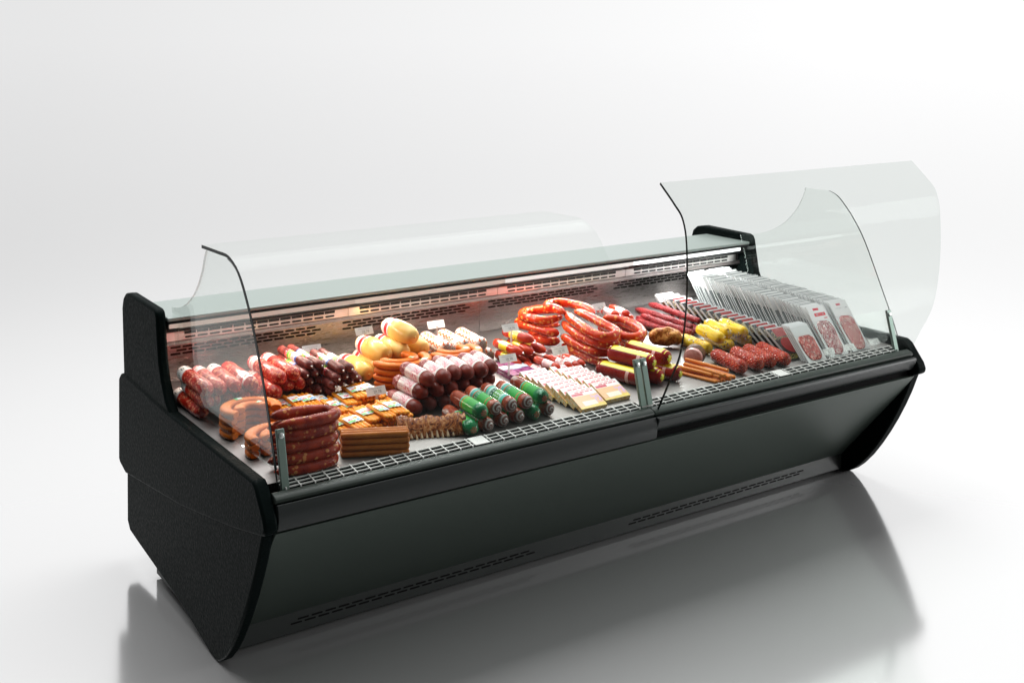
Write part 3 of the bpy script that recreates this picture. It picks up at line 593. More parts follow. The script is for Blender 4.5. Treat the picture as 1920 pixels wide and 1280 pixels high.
# flat purple pack
m = mat('purple_pack', rough=.18, coat=.6, rnd=True); q = m.xyz(); c = m.mix(m.mr(m.noise(60., 3.), .4, .62), (.20, .035, .12), (.40, .13, .30)); m.set('Base Color', c); m.bump(m.noise(40., 3.), .001, .5)
sticker('purple_label', (.78, .78, .80), [(0, 1, .0, .1, (.12, .42, .62)), (0, 1, .86, .94, (.12, .42, .62)), (.2, .8, .2, .32, (.55, .70, .78))], 100, 240, (.35, .5, .6), (.1, .9, .4, .8))
b = MB(); b.box(-.017, .017, 0, .15, 0, .010); l = MB(); l.box(-.0172, .0172, .062, .102, .0097, .0107)
reg('purple', [('pack_body', b, 'purple_pack', None), ('sticker', l, 'purple_label', None)])
# pink-and-yellow pack: origin = middle of the front bottom edge
m = mat('pinkpack_edge', rough=.3, coat=.3, rnd=True); m.set('Base Color', m.ramp(m.noise(140., 4.), [(.36, (.70, .36, .10)), (.5, (.84, .60, .28)), (.62, (.84, .74, .58))]))
m = mat('pinkpack_top', rough=.3, coat=.3); q = m.xyz(m.gen)
stripe = m.math('FRACT', m.math('MULTIPLY', q[0], 17.)); c = m.mix(m.math('LESS_THAN', stripe, .5), (.86, .58, .28), (.76, .38, .17))
c = m.mix(m.math('MULTIPLY', m.mr(m.noise(80., 2., .5, m.obj), .5, .56), m.math('GREATER_THAN', q[0], .68)), c, (.66, .40, .62)); c = m.mix(m.math('MULTIPLY', m.math('LESS_THAN', q[1], .16), m.math('GREATER_THAN', q[0], .45)), c, (.82, .62, .03))
c = m.mix(m.math('LESS_THAN', q[1], .09), c, (.80, .60, .12))
c = m.mix(m.math('MULTIPLY', m.between(q[0], .22, .74), m.between(q[1], .12, .36)), c, (.84, .80, .66))
top = m.math('GREATER_THAN', q[1], .66); c = m.mix(top, c, (.84, .80, .78))
k = m.mr(m.xyz(m.dashes(m.obj, 48, 115))[0], .55, .85); c = m.mix(m.math('MULTIPLY', m.math('MULTIPLY', k, m.between(q[1], .80, .97)), m.between(q[0], .05, .92)), c, (.62, .02, .07)); c = m.mix(m.math('MULTIPLY', m.between(q[0], .04, .48), m.between(q[1], .68, .80)), c, (.60, .02, .06))
m.set('Base Color', c)
b = MB(); b.box(-.051, .051, 0, .088, 0, .0135); t = MB(); t.box(-.0508, .0508, .0004, .0876, .0133, .0141)
reg('pinkpack', [('pack_body', b, 'pinkpack_edge', None, 30), ('printed_film', t, 'pinkpack_top', None, 30)])
# hanging style white packs with sliced sausage: origin = middle of the front bottom edge, leaning back
m = mat('tray_white', rough=.3, coat=.2, rnd=True); m.set('Base Color', (.74, .76, .76))
m = mat('tray_edge', rough=.35, rnd=True); m.set('Base Color', (.80, .82, .82))
def slices_mat(name, a, b_, fat, sc):
    m = mat(name, rough=.22, coat=.5, rnd=False); v = m.voro(sc, feature='DISTANCE_TO_EDGE'); n_ = m.noise(sc*1.3, 4., .7)
    c = m.mix(m.mr(n_, .42, .58), a, b_); c = m.mix(m.math('MULTIPLY', m.mr(m.noise(sc*2.2, 3., .6, None, 1.5), .52, .60), 1.), c, fat); c = m.mix(m.mr(v, .05, .02), c, (.16, .02, .02)); m.set('Base Color', c)
slices_mat('slices_red', (.42, .04, .03), (.58, .10, .08), (.80, .50, .42), 34.); slices_mat('slices_marble', (.20, .02, .03), (.50, .12, .13), (.82, .66, .62), 48.); slices_mat('slices_pink', (.40, .035, .04), (.56, .10, .09), (.82, .56, .50), 60.)
def headmat(name, bars, band):
    m = sticker(name, (.82, .82, .81), bars, 60, 140, (.45, .45, .45), band)
headmat('head_red', [(.30, .62, .70, .86, (.68, .02, .05)), (.25, .88, .30, .52, (.70, .01, .03)), (.70, .9, .08, .18, (.70, .3, .3))], (.34, .80, .36, .47))
headmat('head_grey', [(.34, .60, .72, .86, (.58, .10, .14))], (.18, .92, .44, .60))
def leanpack(slm, head, w=.048, hgt=.205, seed=0):
    b = MB(); b.box(-w, w, 0, hgt, 0, .0028); b.m = [0]*6; b.m[2:6] = [1]*4
    h = MB(); h.box(-w*.96, w*.96, hgt*.70, hgt*.985, .0027, .0034)
    s = MB(); rnd = random.Random(seed); n = 26; pts = []
    for i in range(n):
        a = 2*PI*i/n; ex = math.copysign(abs(math.cos(a))**.55, math.cos(a)); ey = math.copysign(abs(math.sin(a))**.55, math.sin(a))
        pts.append((w*(.82+.09*ey)*ex*(1+rnd.uniform(-.04, .04)), hgt*.36+hgt*.335*ey*(1+rnd.uniform(-.02, .02))))
    s.add([(x, y, .0027) for x, y in pts]+[(x*.96, hgt*.355+(y-hgt*.355)*.97, .0066) for x, y in pts], [tuple(range(n, 2*n))]+[(i, (i+1) % n, n+(i+1) % n, n+i) for i in range(n)])
    return [('tray', b, ['tray_white', 'tray_edge'], None, 30), ('header_card', h, head, None, 30), ('slices', s, slm, None, 40)]
reg('lean_marble', leanpack('slices_marble', 'head_red', seed=1)); reg('lean_pink', leanpack('slices_pink', 'head_grey', seed=2))
b = MB(); b.box(-.048, .048, 0, .205, 0, .0022); b.m = [0]*6; b.m[2:6] = [1]*4; h = MB(); h.box(-.0462, .0462, .144, .202, .0021, .0027)
mat('tray_grey', base=(.36, .38, .38), rough=.25)  # clear film over pack contents, with the shade between packs put into the grey
reg('lean_plain', [('tray', b, ['tray_grey', 'tray_edge'], None, 30), ('header_card', h, 'head_red', None, 30)])
# short pack with fanned red slices
reg('short_red', leanpack('slices_red', 'tray_white', .048, .150, 3))
# black pack with red disc
m = mat('blackpack', rough=.22, coat=.5); q = m.xyz(m.gen); c = m.mix(m.math('MULTIPLY', m.mr(m.noise(210., 3., .7, m.obj), .54, .60), m.between(q[1], .62, .86)), (.008, .007, .007), (.62, .44, .16))
c = m.mix(m.math('MULTIPLY', m.between(q[0], .24, .88), m.between(q[1], .70, .965)), c, (.30, .007, .007)); c = m.mix(m.math('GREATER_THAN', q[1], .968), c, (.66, .68, .68)); c = m.mix(m.math('MULTIPLY', m.math('GREATER_THAN', q[0], .90), m.math('GREATER_THAN', q[1], .6)), c, (.6, .62, .62)); c = m.mix(m.math('MULTIPLY', m.mr(m.noise(300., 2., .7, m.obj), .56, .62), m.math('LESS_THAN', q[1], .14)), c, (.66, .56, .10)); m.set('Base Color', c)
mat('disc_red', base=(.30, .012, .012), rough=.3, coat=.3); mat('pack_side', base=(.42, .45, .45), rough=.35)
b = MB(); b.box(-.046, .046, 0, .150, 0, .009); b.m = [1]*6; b.m[1] = 0
d = MB(); n = 28; d.add([(.004+.036*math.cos(2*PI*i/n), .062+.036*math.sin(2*PI*i/n), zz) for zz in (.0088, .0098) for i in range(n)], [tuple(range(n, 2*n))]+[(i, (i+1) % n, n+(i+1) % n, n+i) for i in range(n)])
e_ = MB(); e_.box(-.0462, .0462, .1225, .1268, -.0002, .0070); rs = MB(); rs.box(-.026, .026, .1499, .1506, -.0004, .0096)
reg('blackpack', [('pack_body', b, ['blackpack', 'pack_side'], None, 30), ('red_disc', d, 'disc_red', None, 30), ('top_seal', rs, 'disc_red', None, 30)])
# price tag: origin = foot of the stem
b = MB(); b.box(-.0045, .0045, -.0006, .0006, 0, .05); c_ = MB(); c_.box(-.033, .033, -.0016, -.0006, .044, .071)
reg('tag', [('stem', b, 'clear_plastic', None, 30), ('card', c_, 'paper_white', None, 30)])
pm = text_mesh('28.78', .0125)
def lean_back(me):
    for v in me.vertices:
        y_, z = v.co.y, v.co.z-.044; v.co.y = y_*.87+z*.5; v.co.z = .044-y_*.5+z*.87
    me.update(); return me
def flip(me, dy, dz, mname):
    for v in me.vertices: x, y_, z = v.co; v.co = (x+.004, dy, y_+dz)
    me.materials.clear(); me.materials.append(MATS[mname].m); me.update(); return me
PROTO['tag'].append(('price', lean_back(flip(pm, -.0020, .0545, 'ink_grey')), 1)); lean_back(PROTO['tag'][1][1])
lm = MB(); rnd = random.Random(4); x = -.022
while x < .022:
    w_ = rnd.uniform(.002, .006); lm.box(x, x+w_, -.0019, -.0015, .0642, .0655); x += w_+.0012
o = lm.build('print_line', 'ink_grey'); PROTO['tag'].append(('print_line', lean_back(o.data), 1)); bpy.data.objects.remove(o)

VARY = {'salami', 'thin', 'mort', 'pink', 'green', 'roll', 'ylab', 'smallred', 'stick', 'yellow', 'loose', 'rednet'}
NAME = {'salami': 'salami', 'thin': 'thin_salami', 'mort': 'mortadella', 'straight': 'wiener', 'pink': 'labelled_salami', 'green': 'film_wrapped_roll', 'roll': 'wrapped_roll', 'ylab': 'red_sausage', 'smallred': 'short_red_sausage', 'maroon': 'bologna_log', 'stick': 'dry_sausage_stick', 'yellow': 'yellow_sausage', 'loose': 'frankfurter', 'rednet': 'netted_salami', 'wpack': 'frankfurter_pack', 'purple': 'flat_meat_pack', 'pinkpack': 'sliced_meat_pack', 'lean': 'sliced_sausage_pack', 'short': 'red_slice_pack', 'blackpack': 'black_meat_pack', 'tag': 'price_tag'}
def spawn(kind, loc, rot, label, cat, group=None):
    root = empty(NAME[kind.split('_')[0]], loc, rot, label, cat, group); made = []
    if kind.split('_')[0] in VARY: root.scale = (RND.uniform(.955, 1.), RND.uniform(.955, 1.025), RND.uniform(.955, 1.))
    for nm, me, par in PROTO[kind]:
        o = bpy.data.objects.new(nm, me); COL.objects.link(o); o.parent = made[par] if par is not None else root; made.append(o)
    return root
def along(d, roll=0., up=(0, 0, 1)):
    y = Vector(d).normalized(); x = y.cross(Vector(up)).normalized(); z = x.cross(y)
    return Matrix((x, y, z)).transposed() @ Matrix.Rotation(roll, 3, 'Y')
ORD = ['first', 'second', 'third', 'fourth', 'fifth', 'sixth', 'seventh', 'eighth', 'ninth', 'tenth', 'eleventh', 'twelfth', 'thirteenth', 'fourteenth', 'fifteenth', 'sixteenth', 'seventeenth', 'eighteenth', 'nineteenth', 'twentieth']
def nth(i):
    if i < 20: return ORD[i]
    t, u = divmod(i+1, 10); T = {2: 'twent', 3: 'thirt', 4: 'fort', 5: 'fift'}[t]
    return T+'ieth' if u == 0 else T+'y-'+ORD[u-1]
RND = random.Random(11)
def pos(i, n):
    return 'leftmost' if i == 0 else ('rightmost' if i == n-1 else nth(i)+' from left')

D = {
 'salami': [('top',(0.006,0.243,0.673),(-0.028,0.999,0.037)),('top',(0.05,0.236,0.672),(-0.022,0.999,0.04)),('top',(0.095,0.234,0.672),(-0.004,0.999,0.04)),('top',(0.146,0.224,0.672),(-0.025,0.999,0.041)),('top',(0.245,0.241,0.672),(-0.046,0.998,0.041)),('top',(0.298,0.256,0.673),(-0.064,0.997,0.039)),('mid',(-0.017,0.246,0.636),(0.013,0.999,0.043)),('mid',(0.038,0.255,0.636),(0.0,0.999,0.04)),('mid',(0.078,0.256,0.637),(0.0,0.999,0.04)),('mid',(0.125,0.24,0.636),(0.0,0.999,0.04)),('mid',(0.169,0.264,0.637),(0.0,0.999,0.04)),('mid',(0.224,0.229,0.635),(0.0,0.999,0.04)),('mid',(0.283,0.272,0.637),(0.0,0.999,0.04)),('mid',(0.318,0.265,0.637),(0.0,0.999,0.04)),('low',(-0.02,0.289,0.598),(-0.044,0.998,0.037)),('low',(0.169,0.273,0.597),(0.0,0.999,0.04)),('low',(0.364,0.288,0.598),(0.0,0.999,0.04)),('low',(0.221,0.308,0.599),(0.0,0.999,0.04))],
 'thin': [('top',(0.356,0.275,0.689),(-0.049,0.998,0.04)),('top',(0.387,0.264,0.688),(-0.039,0.998,0.043)),('top',(0.423,0.188,0.685),(-0.01,0.999,0.043)),('top',(0.453,0.185,0.685),(-0.022,0.999,0.04)),('second',(0.339,0.269,0.664),(0.0,0.999,0.04)),('second',(0.372,0.27,0.664),(0.0,0.999,0.04)),('second',(0.402,0.27,0.664),(0.0,0.999,0.04)),('second',(0.409,0.188,0.66),(0.0,0.999,0.04)),('second',(0.44,0.197,0.661),(0.0,0.999,0.04)),('second',(0.469,0.187,0.66),(0.0,0.999,0.04)),('third',(0.357,0.276,0.639),(0.0,0.999,0.04)),('third',(0.389,0.271,0.639),(0.0,0.999,0.04)),('third',(0.415,0.263,0.638),(0.0,0.999,0.04)),('third',(0.401,0.197,0.636),(0.0,0.999,0.04)),('third',(0.437,0.216,0.636),(0.0,0.999,0.04)),('third',(0.466,0.213,0.636),(0.0,0.999,0.04)),('third',(0.496,0.215,0.636),(0.0,0.999,0.04)),('fourth',(0.377,0.255,0.613),(0.0,0.999,0.04)),('fourth',(0.401,0.254,0.613),(0.0,0.999,0.04)),('fourth',(0.404,0.22,0.612),(0.0,0.999,0.04)),('bottom',(0.393,0.277,0.588),(0.0,0.999,0.04)),('bottom',(0.421,0.28,0.589),(0.0,0.999,0.04))],
 'mort': [('',(0.654,0.348,0.667),(-0.288,0.957,0.034)),('',(0.716,0.336,0.666),(-0.173,0.984,0.038)),('',(0.736,0.312,0.723),(-0.133,0.99,0.044)),('',(0.796,0.345,0.667),(-0.122,0.992,0.036)),('',(0.582,0.344,0.615),(0.053,0.998,0.035))],
 'straight': [('0',(0.232,-0.18,0.564),(0.915,-0.403,-0.016)),('1',(0.233,-0.179,0.581),(0.915,-0.403,-0.016)),('2',(0.233,-0.178,0.598),(0.918,-0.397,-0.015)),('3',(0.234,-0.177,0.615),(0.917,-0.399,-0.016))],
 'pink': [('top',(0.627,-0.014,0.665),(-0.028,0.999,0.042)),('top',(0.68,-0.019,0.665),(0.052,0.998,0.039)),('top',(0.725,-0.005,0.666),(0.122,0.992,0.035)),('top',(0.766,-0.015,0.665),(0.098,0.994,0.04)),('top',(0.817,-0.018,0.665),(0.115,0.993,0.038)),('top',(0.861,-0.008,0.665),(0.127,0.991,0.044)),('mid',(0.609,-0.002,0.626),(-0.057,0.998,0.035)),('mid',(0.662,-0.008,0.625),(0.0,0.999,0.04)),('mid',(0.711,-0.011,0.625),(0.0,0.999,0.04)),('mid',(0.761,-0.0,0.626),(0.0,0.999,0.04)),('mid',(0.81,-0.002,0.626),(0.0,0.999,0.04)),('mid',(0.859,0.002,0.626),(0.0,0.999,0.04)),('low',(0.579,-0.017,0.586),(-0.05,0.998,0.042)),('low',(0.635,-0.007,0.587),(0.0,0.999,0.04)),('low',(0.686,-0.006,0.587),(0.0,0.999,0.04))],
 'green': [('top',(0.676,-0.231,0.615),(0.038,0.999,0.038)),('top',(0.73,-0.223,0.615),(0.082,0.996,0.038)),('top',(0.785,-0.225,0.615),(0.092,0.995,0.038)),('top',(0.841,-0.227,0.615),(0.096,0.995,0.037)),('top',(0.91,-0.214,0.615),(0.071,0.997,0.044)),('low',(0.633,-0.243,0.576),(0.101,0.994,0.039)),('low',(0.691,-0.24,0.576),(0.0,0.999,0.04)),('low',(0.753,-0.228,0.576),(0.0,0.999,0.04)),('low',(0.814,-0.224,0.576),(0.0,0.999,0.04)),('low',(0.871,-0.227,0.576),(0.0,0.999,0.04)),('low',(0.929,-0.22,0.577),(0.0,0.999,0.04))],
 'roll': [('',(0.9,0.376,0.648),(0.064,0.997,0.037)),('',(0.988,0.339,0.646),(-0.005,0.999,0.042)),('',(1.024,0.318,0.646),(0.147,0.988,0.039)),('',(1.06,0.335,0.603),(0.16,0.986,0.04)),('',(0.92,0.423,0.607),(-0.118,0.992,0.034))],
 'ylab': [('',(1.187,0.23,0.662),(-0.295,0.955,0.039)),('',(1.135,0.227,0.627),(-0.149,0.988,0.039)),('',(1.173,0.214,0.626),(-0.03,0.999,0.042)),('',(1.12,0.213,0.59),(-0.018,0.999,0.042)),('',(1.219,0.204,0.626),(-0.09,0.995,0.041))],
 'purple': [('',(1.04,0.127,0.58),(0.081,0.996,0.041)),('',(1.076,0.119,0.58),(0.046,0.998,0.04)),('',(1.109,0.125,0.58),(0.036,0.999,0.036))],
 'smallred': [('front',(1.171,0.057,0.605),(-0.23,0.972,0.037)),('front',(1.213,0.047,0.605),(-0.006,0.999,0.039)),('front',(1.241,0.038,0.604),(0.018,0.999,0.043)),('front',(1.268,0.045,0.605),(0.048,0.998,0.034)),('front',(1.148,0.102,0.58),(-0.106,0.993,0.044)),('front',(1.256,0.223,0.585),(-0.22,0.974,0.046)),('back',(1.645,0.317,0.675),(-0.073,0.997,0.041)),('back',(1.683,0.304,0.675),(0.072,0.996,0.043)),('back',(1.721,0.325,0.651),(-0.027,0.999,0.036))],
 'maroon': [('top',(1.412,-0.151,0.633),(-0.307,0.951,0.039)),('top',(1.494,-0.134,0.633),(0.015,0.999,0.044)),('low',(1.368,-0.146,0.585),(-0.447,0.894,0.034)),('low',(1.437,-0.162,0.584),(-0.324,0.945,0.038)),('low',(1.513,-0.169,0.584),(-0.316,0.948,0.037))],
 'stick': [('',(1.999,0.25,0.623),(-0.069,0.997,0.04)),('',(1.911,0.201,0.621),(-0.071,0.997,0.038)),('',(1.85,0.14,0.618),(-0.032,0.999,0.041)),('',(1.839,0.151,0.599),(-0.03,0.999,0.04)),('',(2.033,0.326,0.588),(-0.16,0.986,0.04))],
 'yellow': [('',(1.85,-0.024,0.626),(0.191,0.981,0.04)),('',(1.92,0.011,0.627),(0.263,0.964,0.04)),('',(1.983,-0.009,0.626),(0.199,0.979,0.042)),('',(1.821,0.008,0.587),(-0.186,0.982,0.034)),('',(1.917,-0.003,0.586),(0.161,0.986,0.039)),('',(2.018,-0.001,0.586),(0.245,0.969,0.038))],
 'loose': [('',(1.67,-0.238,0.587),(-0.236,0.971,0.042)),('',(1.635,-0.258,0.58),(-0.169,0.985,0.042)),('',(1.619,-0.213,0.574),(-0.297,0.954,0.041)),('',(1.612,-0.242,0.56),(-0.286,0.957,0.036)),('',(1.627,-0.243,0.573),(-0.006,0.999,0.042)),('',(1.653,-0.264,0.572),(-0.176,0.984,0.038)),('',(1.697,-0.241,0.56),(-0.184,0.982,0.04)),('',(1.642,-0.247,0.56),(-0.136,0.99,0.037)),('',(1.668,-0.249,0.56),(-0.146,0.989,0.037)),('',(1.629,-0.246,0.56),(-0.173,0.984,0.035))],
 'rednet': [('',(1.754,-0.227,0.58),(0.185,0.982,0.041)),('',(1.832,-0.23,0.58),(0.234,0.971,0.04)),('',(1.894,-0.229,0.58),(0.256,0.966,0.039)),('',(1.953,-0.244,0.58),(0.247,0.968,0.038))],
 'pileL': [[(1.477,0.473,0.687),(1.436,0.513,0.688),(1.387,0.523,0.689),(1.347,0.52,0.689),(1.32,0.498,0.688),(1.309,0.465,0.686),(1.317,0.431,0.685),(1.327,0.394,0.684),(1.359,0.375,0.683),(1.432,0.395,0.684)],[(1.428,0.406,0.649),(1.408,0.481,0.652),(1.374,0.525,0.654),(1.34,0.536,0.654),(1.314,0.515,0.653),(1.307,0.482,0.652),(1.317,0.445,0.651),(1.33,0.399,0.649),(1.343,0.353,0.647),(1.361,0.32,0.646)],[(1.438,0.426,0.61),(1.403,0.461,0.611),(1.367,0.482,0.612),(1.334,0.462,0.611),(1.328,0.427,0.61),(1.335,0.393,0.609),(1.353,0.367,0.607),(1.393,0.36,0.607)],[(1.397,0.336,0.714),(1.403,0.398,0.717),(1.392,0.427,0.718),(1.403,0.452,0.719),(1.427,0.469,0.72),(1.46,0.468,0.72),(1.484,0.444,0.719),(1.502,0.405,0.717),(1.508,0.351,0.715),(1.493,0.277,0.712)]],
 'pileR': [[(1.43,0.378,0.703),(1.404,0.312,0.7),(1.379,0.231,0.697),(1.354,0.14,0.693),(1.345,0.073,0.691),(1.364,0.041,0.689),(1.401,0.048,0.69),(1.43,0.075,0.691),(1.444,0.111,0.692),(1.453,0.174,0.695),(1.469,0.259,0.698),(1.48,0.333,0.701),(1.473,0.378,0.703)],[(1.418,0.374,0.668),(1.393,0.31,0.665),(1.37,0.232,0.662),(1.362,0.163,0.659),(1.362,0.106,0.657),(1.388,0.07,0.656),(1.432,0.08,0.656),(1.465,0.112,0.657),(1.475,0.15,0.659),(1.479,0.23,0.662)],[(1.382,0.332,0.631),(1.374,0.284,0.629),(1.368,0.229,0.627),(1.361,0.161,0.624),(1.366,0.11,0.622),(1.4,0.09,0.621),(1.445,0.113,0.622),(1.467,0.157,0.624)],[(1.389,0.336,0.594),(1.389,0.292,0.592),(1.38,0.226,0.59),(1.377,0.158,0.587),(1.381,0.101,0.585),(1.406,0.087,0.584)],[(1.57,0.326,0.676),(1.59,0.291,0.674),(1.609,0.256,0.673),(1.609,0.192,0.67),(1.587,0.127,0.668),(1.559,0.086,0.666),(1.516,0.06,0.665),(1.485,0.067,0.665),(1.476,0.101,0.667),(1.49,0.145,0.669)],[(1.633,0.392,0.643),(1.653,0.356,0.642),(1.668,0.315,0.64),(1.666,0.26,0.638),(1.646,0.201,0.636),(1.61,0.153,0.634),(1.564,0.128,0.633),(1.533,0.13,0.633),(1.525,0.165,0.634)],[(1.682,0.448,0.611),(1.698,0.406,0.609),(1.711,0.366,0.607),(1.705,0.306,0.605),(1.686,0.254,0.603),(1.651,0.213,0.601),(1.609,0.192,0.6),(1.582,0.2,0.601),(1.58,0.238,0.602)]],
 'misc': {'roast':(1.737,0.177,0.605),'ham1':(1.69,-0.018,0.595),'ham2':(1.717,-0.047,0.594),'tagr1':(2.154,-0.216,0.574),'tagr2':(2.267,-0.234,0.573),'tagr3':(2.405,-0.234,0.573)},
}

# ------------------------------------------------------------------ goods on the deck
def fix(F): return (max(F[0], .0135), F[1], F[2])
LAY = {'top': 'top layer', 'mid': 'middle layer', 'low': 'bottom layer', 'second': 'second layer from top', 'third': 'third layer from top', 'fourth': 'fourth layer from top', 'bottom': 'bottom layer'}
def pile(kind, lab, cat, group, pick, rolls=.25, filt=None):
    """one thing per entry; ordinal within its own layer, counted from the left"""
    by = {}
    for e_ in D[kind]: by.setdefault(e_[0], []).append(e_)
    for g, L_ in by.items():
        L_ = sorted(L_, key=lambda q: q[1][0]); n = len(L_)
        for i, (g_, F, d) in enumerate(L_):
            k = pick(g, i, n); sub = lab(g, i, n, k)
            spawn(k, fix(F), along(d, RND.uniform(-rolls, rolls)), sub, cat, group)
# marbled salami in the left corner
def pk(g, i, n):
    if g == 'top': return ['salami_w', 'salami_r', 'salami_w', 'salami_f', 'salami_r', 'salami_r'][i]
    return 'salami_w' if i == 0 else RND.choice(['salami_r', 'salami_w'])
pile('salami', lambda g, i, n, k: '%s red salami, %s in %s of left corner pile' % ({'salami_w': 'white sleeved', 'salami_r': 'red and white sleeved', 'salami_f': 'front banded'}[k], pos(i, n), LAY[g]) if n > 1 else 'marbled red salami with white sleeve lying lowest beside the left end panel',
     'salami', 'marbled red salami piled in the left corner', pk, .5)
pile('thin', lambda g, i, n, k: 'thin dark salami, %s in %s of its pile' % (pos(i, n), LAY[g]), 'salami', 'thin dark salami piled by the back wall', lambda g, i, n: 'thin_a' if i % 2 == 0 else 'thin_b', .35)
ml = ['pale yellow mortadella with red and white sleeve, left one of the upper row', 'pale yellow mortadella in the upper row, beneath and left of the topmost one', 'pale yellow mortadella lying on top of the others', 'pale yellow mortadella at the right end of the upper row', 'pale yellow mortadella lying lowest, beside the thin dark salami pile']
for (g, F, d), l in zip(D['mort'], ml): spawn('mort', (F[0]+.004, F[1]-.018, F[2]), along((-.07, .99, .04), RND.uniform(-.2, .2)), l, 'mortadella', 'pale yellow mortadellas')
for i, x in enumerate((.655, .727, .799)): spawn('mort', (x, .362, .615), along((-.05, .99, .04)), 'pale yellow mortadella of lower row, %s behind curved sausage stack' % ('leftmost', 'middle one', 'rightmost')[i], 'mortadella', 'pale yellow mortadellas')
for j in range(4):
    for i in range(3):
        F = D['straight'][j][1]; dx, dy = .403*.0172*i, .915*.0172*i
        spawn('straight', (F[0]+dx+RND.uniform(-.002, .002), F[1]+dy, F[2]+.04*dy), along((.917, -.399, -.016)), 'straight brown wiener in the %s row up, %s in its stack by front grille' % (ORD[j], ('foremost', 'middle one', 'rearmost')[i]), 'wiener', 'straight brown wieners stacked crosswise')
pile('pink', lambda g, i, n, k: 'dark salami with pink white sleeve, %s in %s of middle pile' % (pos(i, n), LAY[g]), 'salami', 'dark salami with white and pink sleeves', lambda g, i, n: 'pink', .12)
GV = {'top': ['green_f', 'green_a', 'green_b', 'green_a', 'green_f'], 'low': ['green_f', 'green_a', 'green_b', 'green_a', 'green_f', 'green_b']}
GL = {'green_f': 'green ended meat roll', 'green_a': 'green sleeved meat roll', 'green_b': 'teal sleeved meat roll'}
pile('green', lambda g, i, n, k: '%s, %s in the %s' % (GL[k], pos(i, n), 'upper row' if g == 'top' else 'lower row'), 'meat roll', 'green sleeved meat rolls', lambda g, i, n: GV[g][i], .15)
rl = ['left', 'second from left', 'right', 'lowest right', 'lowest left']
RLP = [((.915, .375, .640), (.05, .997, .04)), ((.985, .360, .642), (.02, .999, .04)), ((1.045, .345, .642), (.06, .996, .04)), ((1.075, .345, .598), (.06, .997, .04)), ((.945, .40, .602), (.02, .997, .04)), ((1.012, .40, .602), (.02, .997, .04))]
for i, (F, d) in enumerate(RLP): spawn('roll', F, along(d, RND.uniform(-.4, .4)), 'white and orange wrapped roll, %s by the back wall' % ('left one of the upper row', 'middle one of the upper row', 'right one of the upper row', 'rightmost of the lower row', 'leftmost of the lower row', 'middle one of the lower row')[i], 'meat roll', 'white and orange wrapped rolls')
yl = ['lying on top of the others', 'left one of the middle layer', 'middle one of the middle layer', 'lowest, under the left one', 'right one of the middle layer']
for (g, F, d), l in zip(D['ylab'], yl): spawn('ylab', F, along((d[0]*.6, d[1], d[2]), RND.uniform(-.2, .2)), 'short red sausage with yellow sleeve, '+l, 'sausage', 'red sausages with yellow sleeves')
for i, x in enumerate((1.165, 1.205)): spawn('ylab', (x, .225, .5885), along((0, 1, .04)), 'short red sausage with yellow sleeve, bottom layer, %s of two' % ('left', 'right')[i], 'sausage', 'red sausages with yellow sleeves')
for i, (g, F, d) in enumerate(D['purple']):
    for j in range(2): spawn('purple', (F[0], F[1], .5525+.04*(F[1]+.27)+.0112*j), along((.05, .998, .04)), 'flat purple meat pack with white label, %s of three, %s' % (('left', 'middle', 'right')[i], ('lower one', 'upper one')[j]), 'meat pack', 'flat purple meat packs')
sl = ['left one of the upper row', 'second from left in the upper row', 'third from left in the upper row', 'rightmost of the upper row', 'lowest at the front left', 'lowest behind the others']
fr_ = [q for q in D['smallred'] if q[0] == 'front']; bk = [q for q in D['smallred'] if q[0] == 'back']
for (g, F, d), l in zip(fr_, sl): spawn('smallred', F, along((d[0]*.3, d[1], d[2]), RND.uniform(-.15, .15)), 'short red sausage with pink sleeve, front group, '+l, 'sausage', 'short red sausages with pink sleeves')
for i, x in enumerate((1.185, 1.216, 1.247, 1.278)): spawn('smallred', (x, .05+.004*i, .5795), along((0, 1, .04)), 'short red sausage with pink sleeve, front group lower row, %s' % pos(i, 4), 'sausage', 'short red sausages with pink sleeves')
for (g, F, d), l in zip(bk, ('left one', 'topmost right one', 'lower right one')): spawn('smallred', F, along(d, RND.uniform(-.15, .15)), 'short red sausage with pink sleeve by the back wall, '+l, 'sausage', 'short red sausages with pink sleeves')
for i, (x, h) in enumerate(((1.645, .05), (1.69, .05), (1.73, .05), (1.66, .017), (1.70, .017), (1.735, .017))): spawn('smallred', (x, .33, .576+h), along((0, 1, .04)), 'short red sausage with pink sleeve by back wall, %s of the %s row underneath' % (('left', 'middle', 'right')[i % 3], 'upper' if i < 3 else 'lower'), 'sausage', 'short red sausages with pink sleeves')
mb = {'top': ['left', 'right'], 'low': ['left', 'middle', 'right']}
for g in ('top', 'low'):
    for i, (g_, F, d) in enumerate([q for q in D['maroon'] if q[0] == g]):
        spawn('maroon', F, along((-.27, .96, .04) if not (g == 'top' and i == 1) else (-.20, .98, .04), .22), 'big maroon bologna log with yellow and red label, %s of the %s layer' % (mb[g][i], 'upper' if g == 'top' else 'lower'), 'bologna', 'maroon bologna logs with yellow labels')
for i, (g, F, d) in enumerate(D['stick']): spawn('stick', F, along(d, RND.uniform(-3, 3)), 'long wrinkled dark dry sausage, %s' % ('rightmost of the top ones', 'middle one of the top ones', 'leftmost of the top ones', 'lying lower left under the top ones', 'lowest, by the black packs')[i], 'dry sausage', 'long dry sausages')
for i, x in enumerate((1.872, 1.90, 1.93, 1.96, 1.99)): spawn('stick', (x, .19+.012*i, .590 if i % 2 else .589), along((-.05, .998, .04), i), 'long wrinkled dark dry sausage in the bottom layer, %s' % pos(i, 5), 'dry sausage', 'long dry sausages')
yw = ['left one of the upper row', 'middle one of the upper row', 'right one of the upper row', 'lowest at the left with its end shown', 'lowest in the middle', 'lowest at the right']
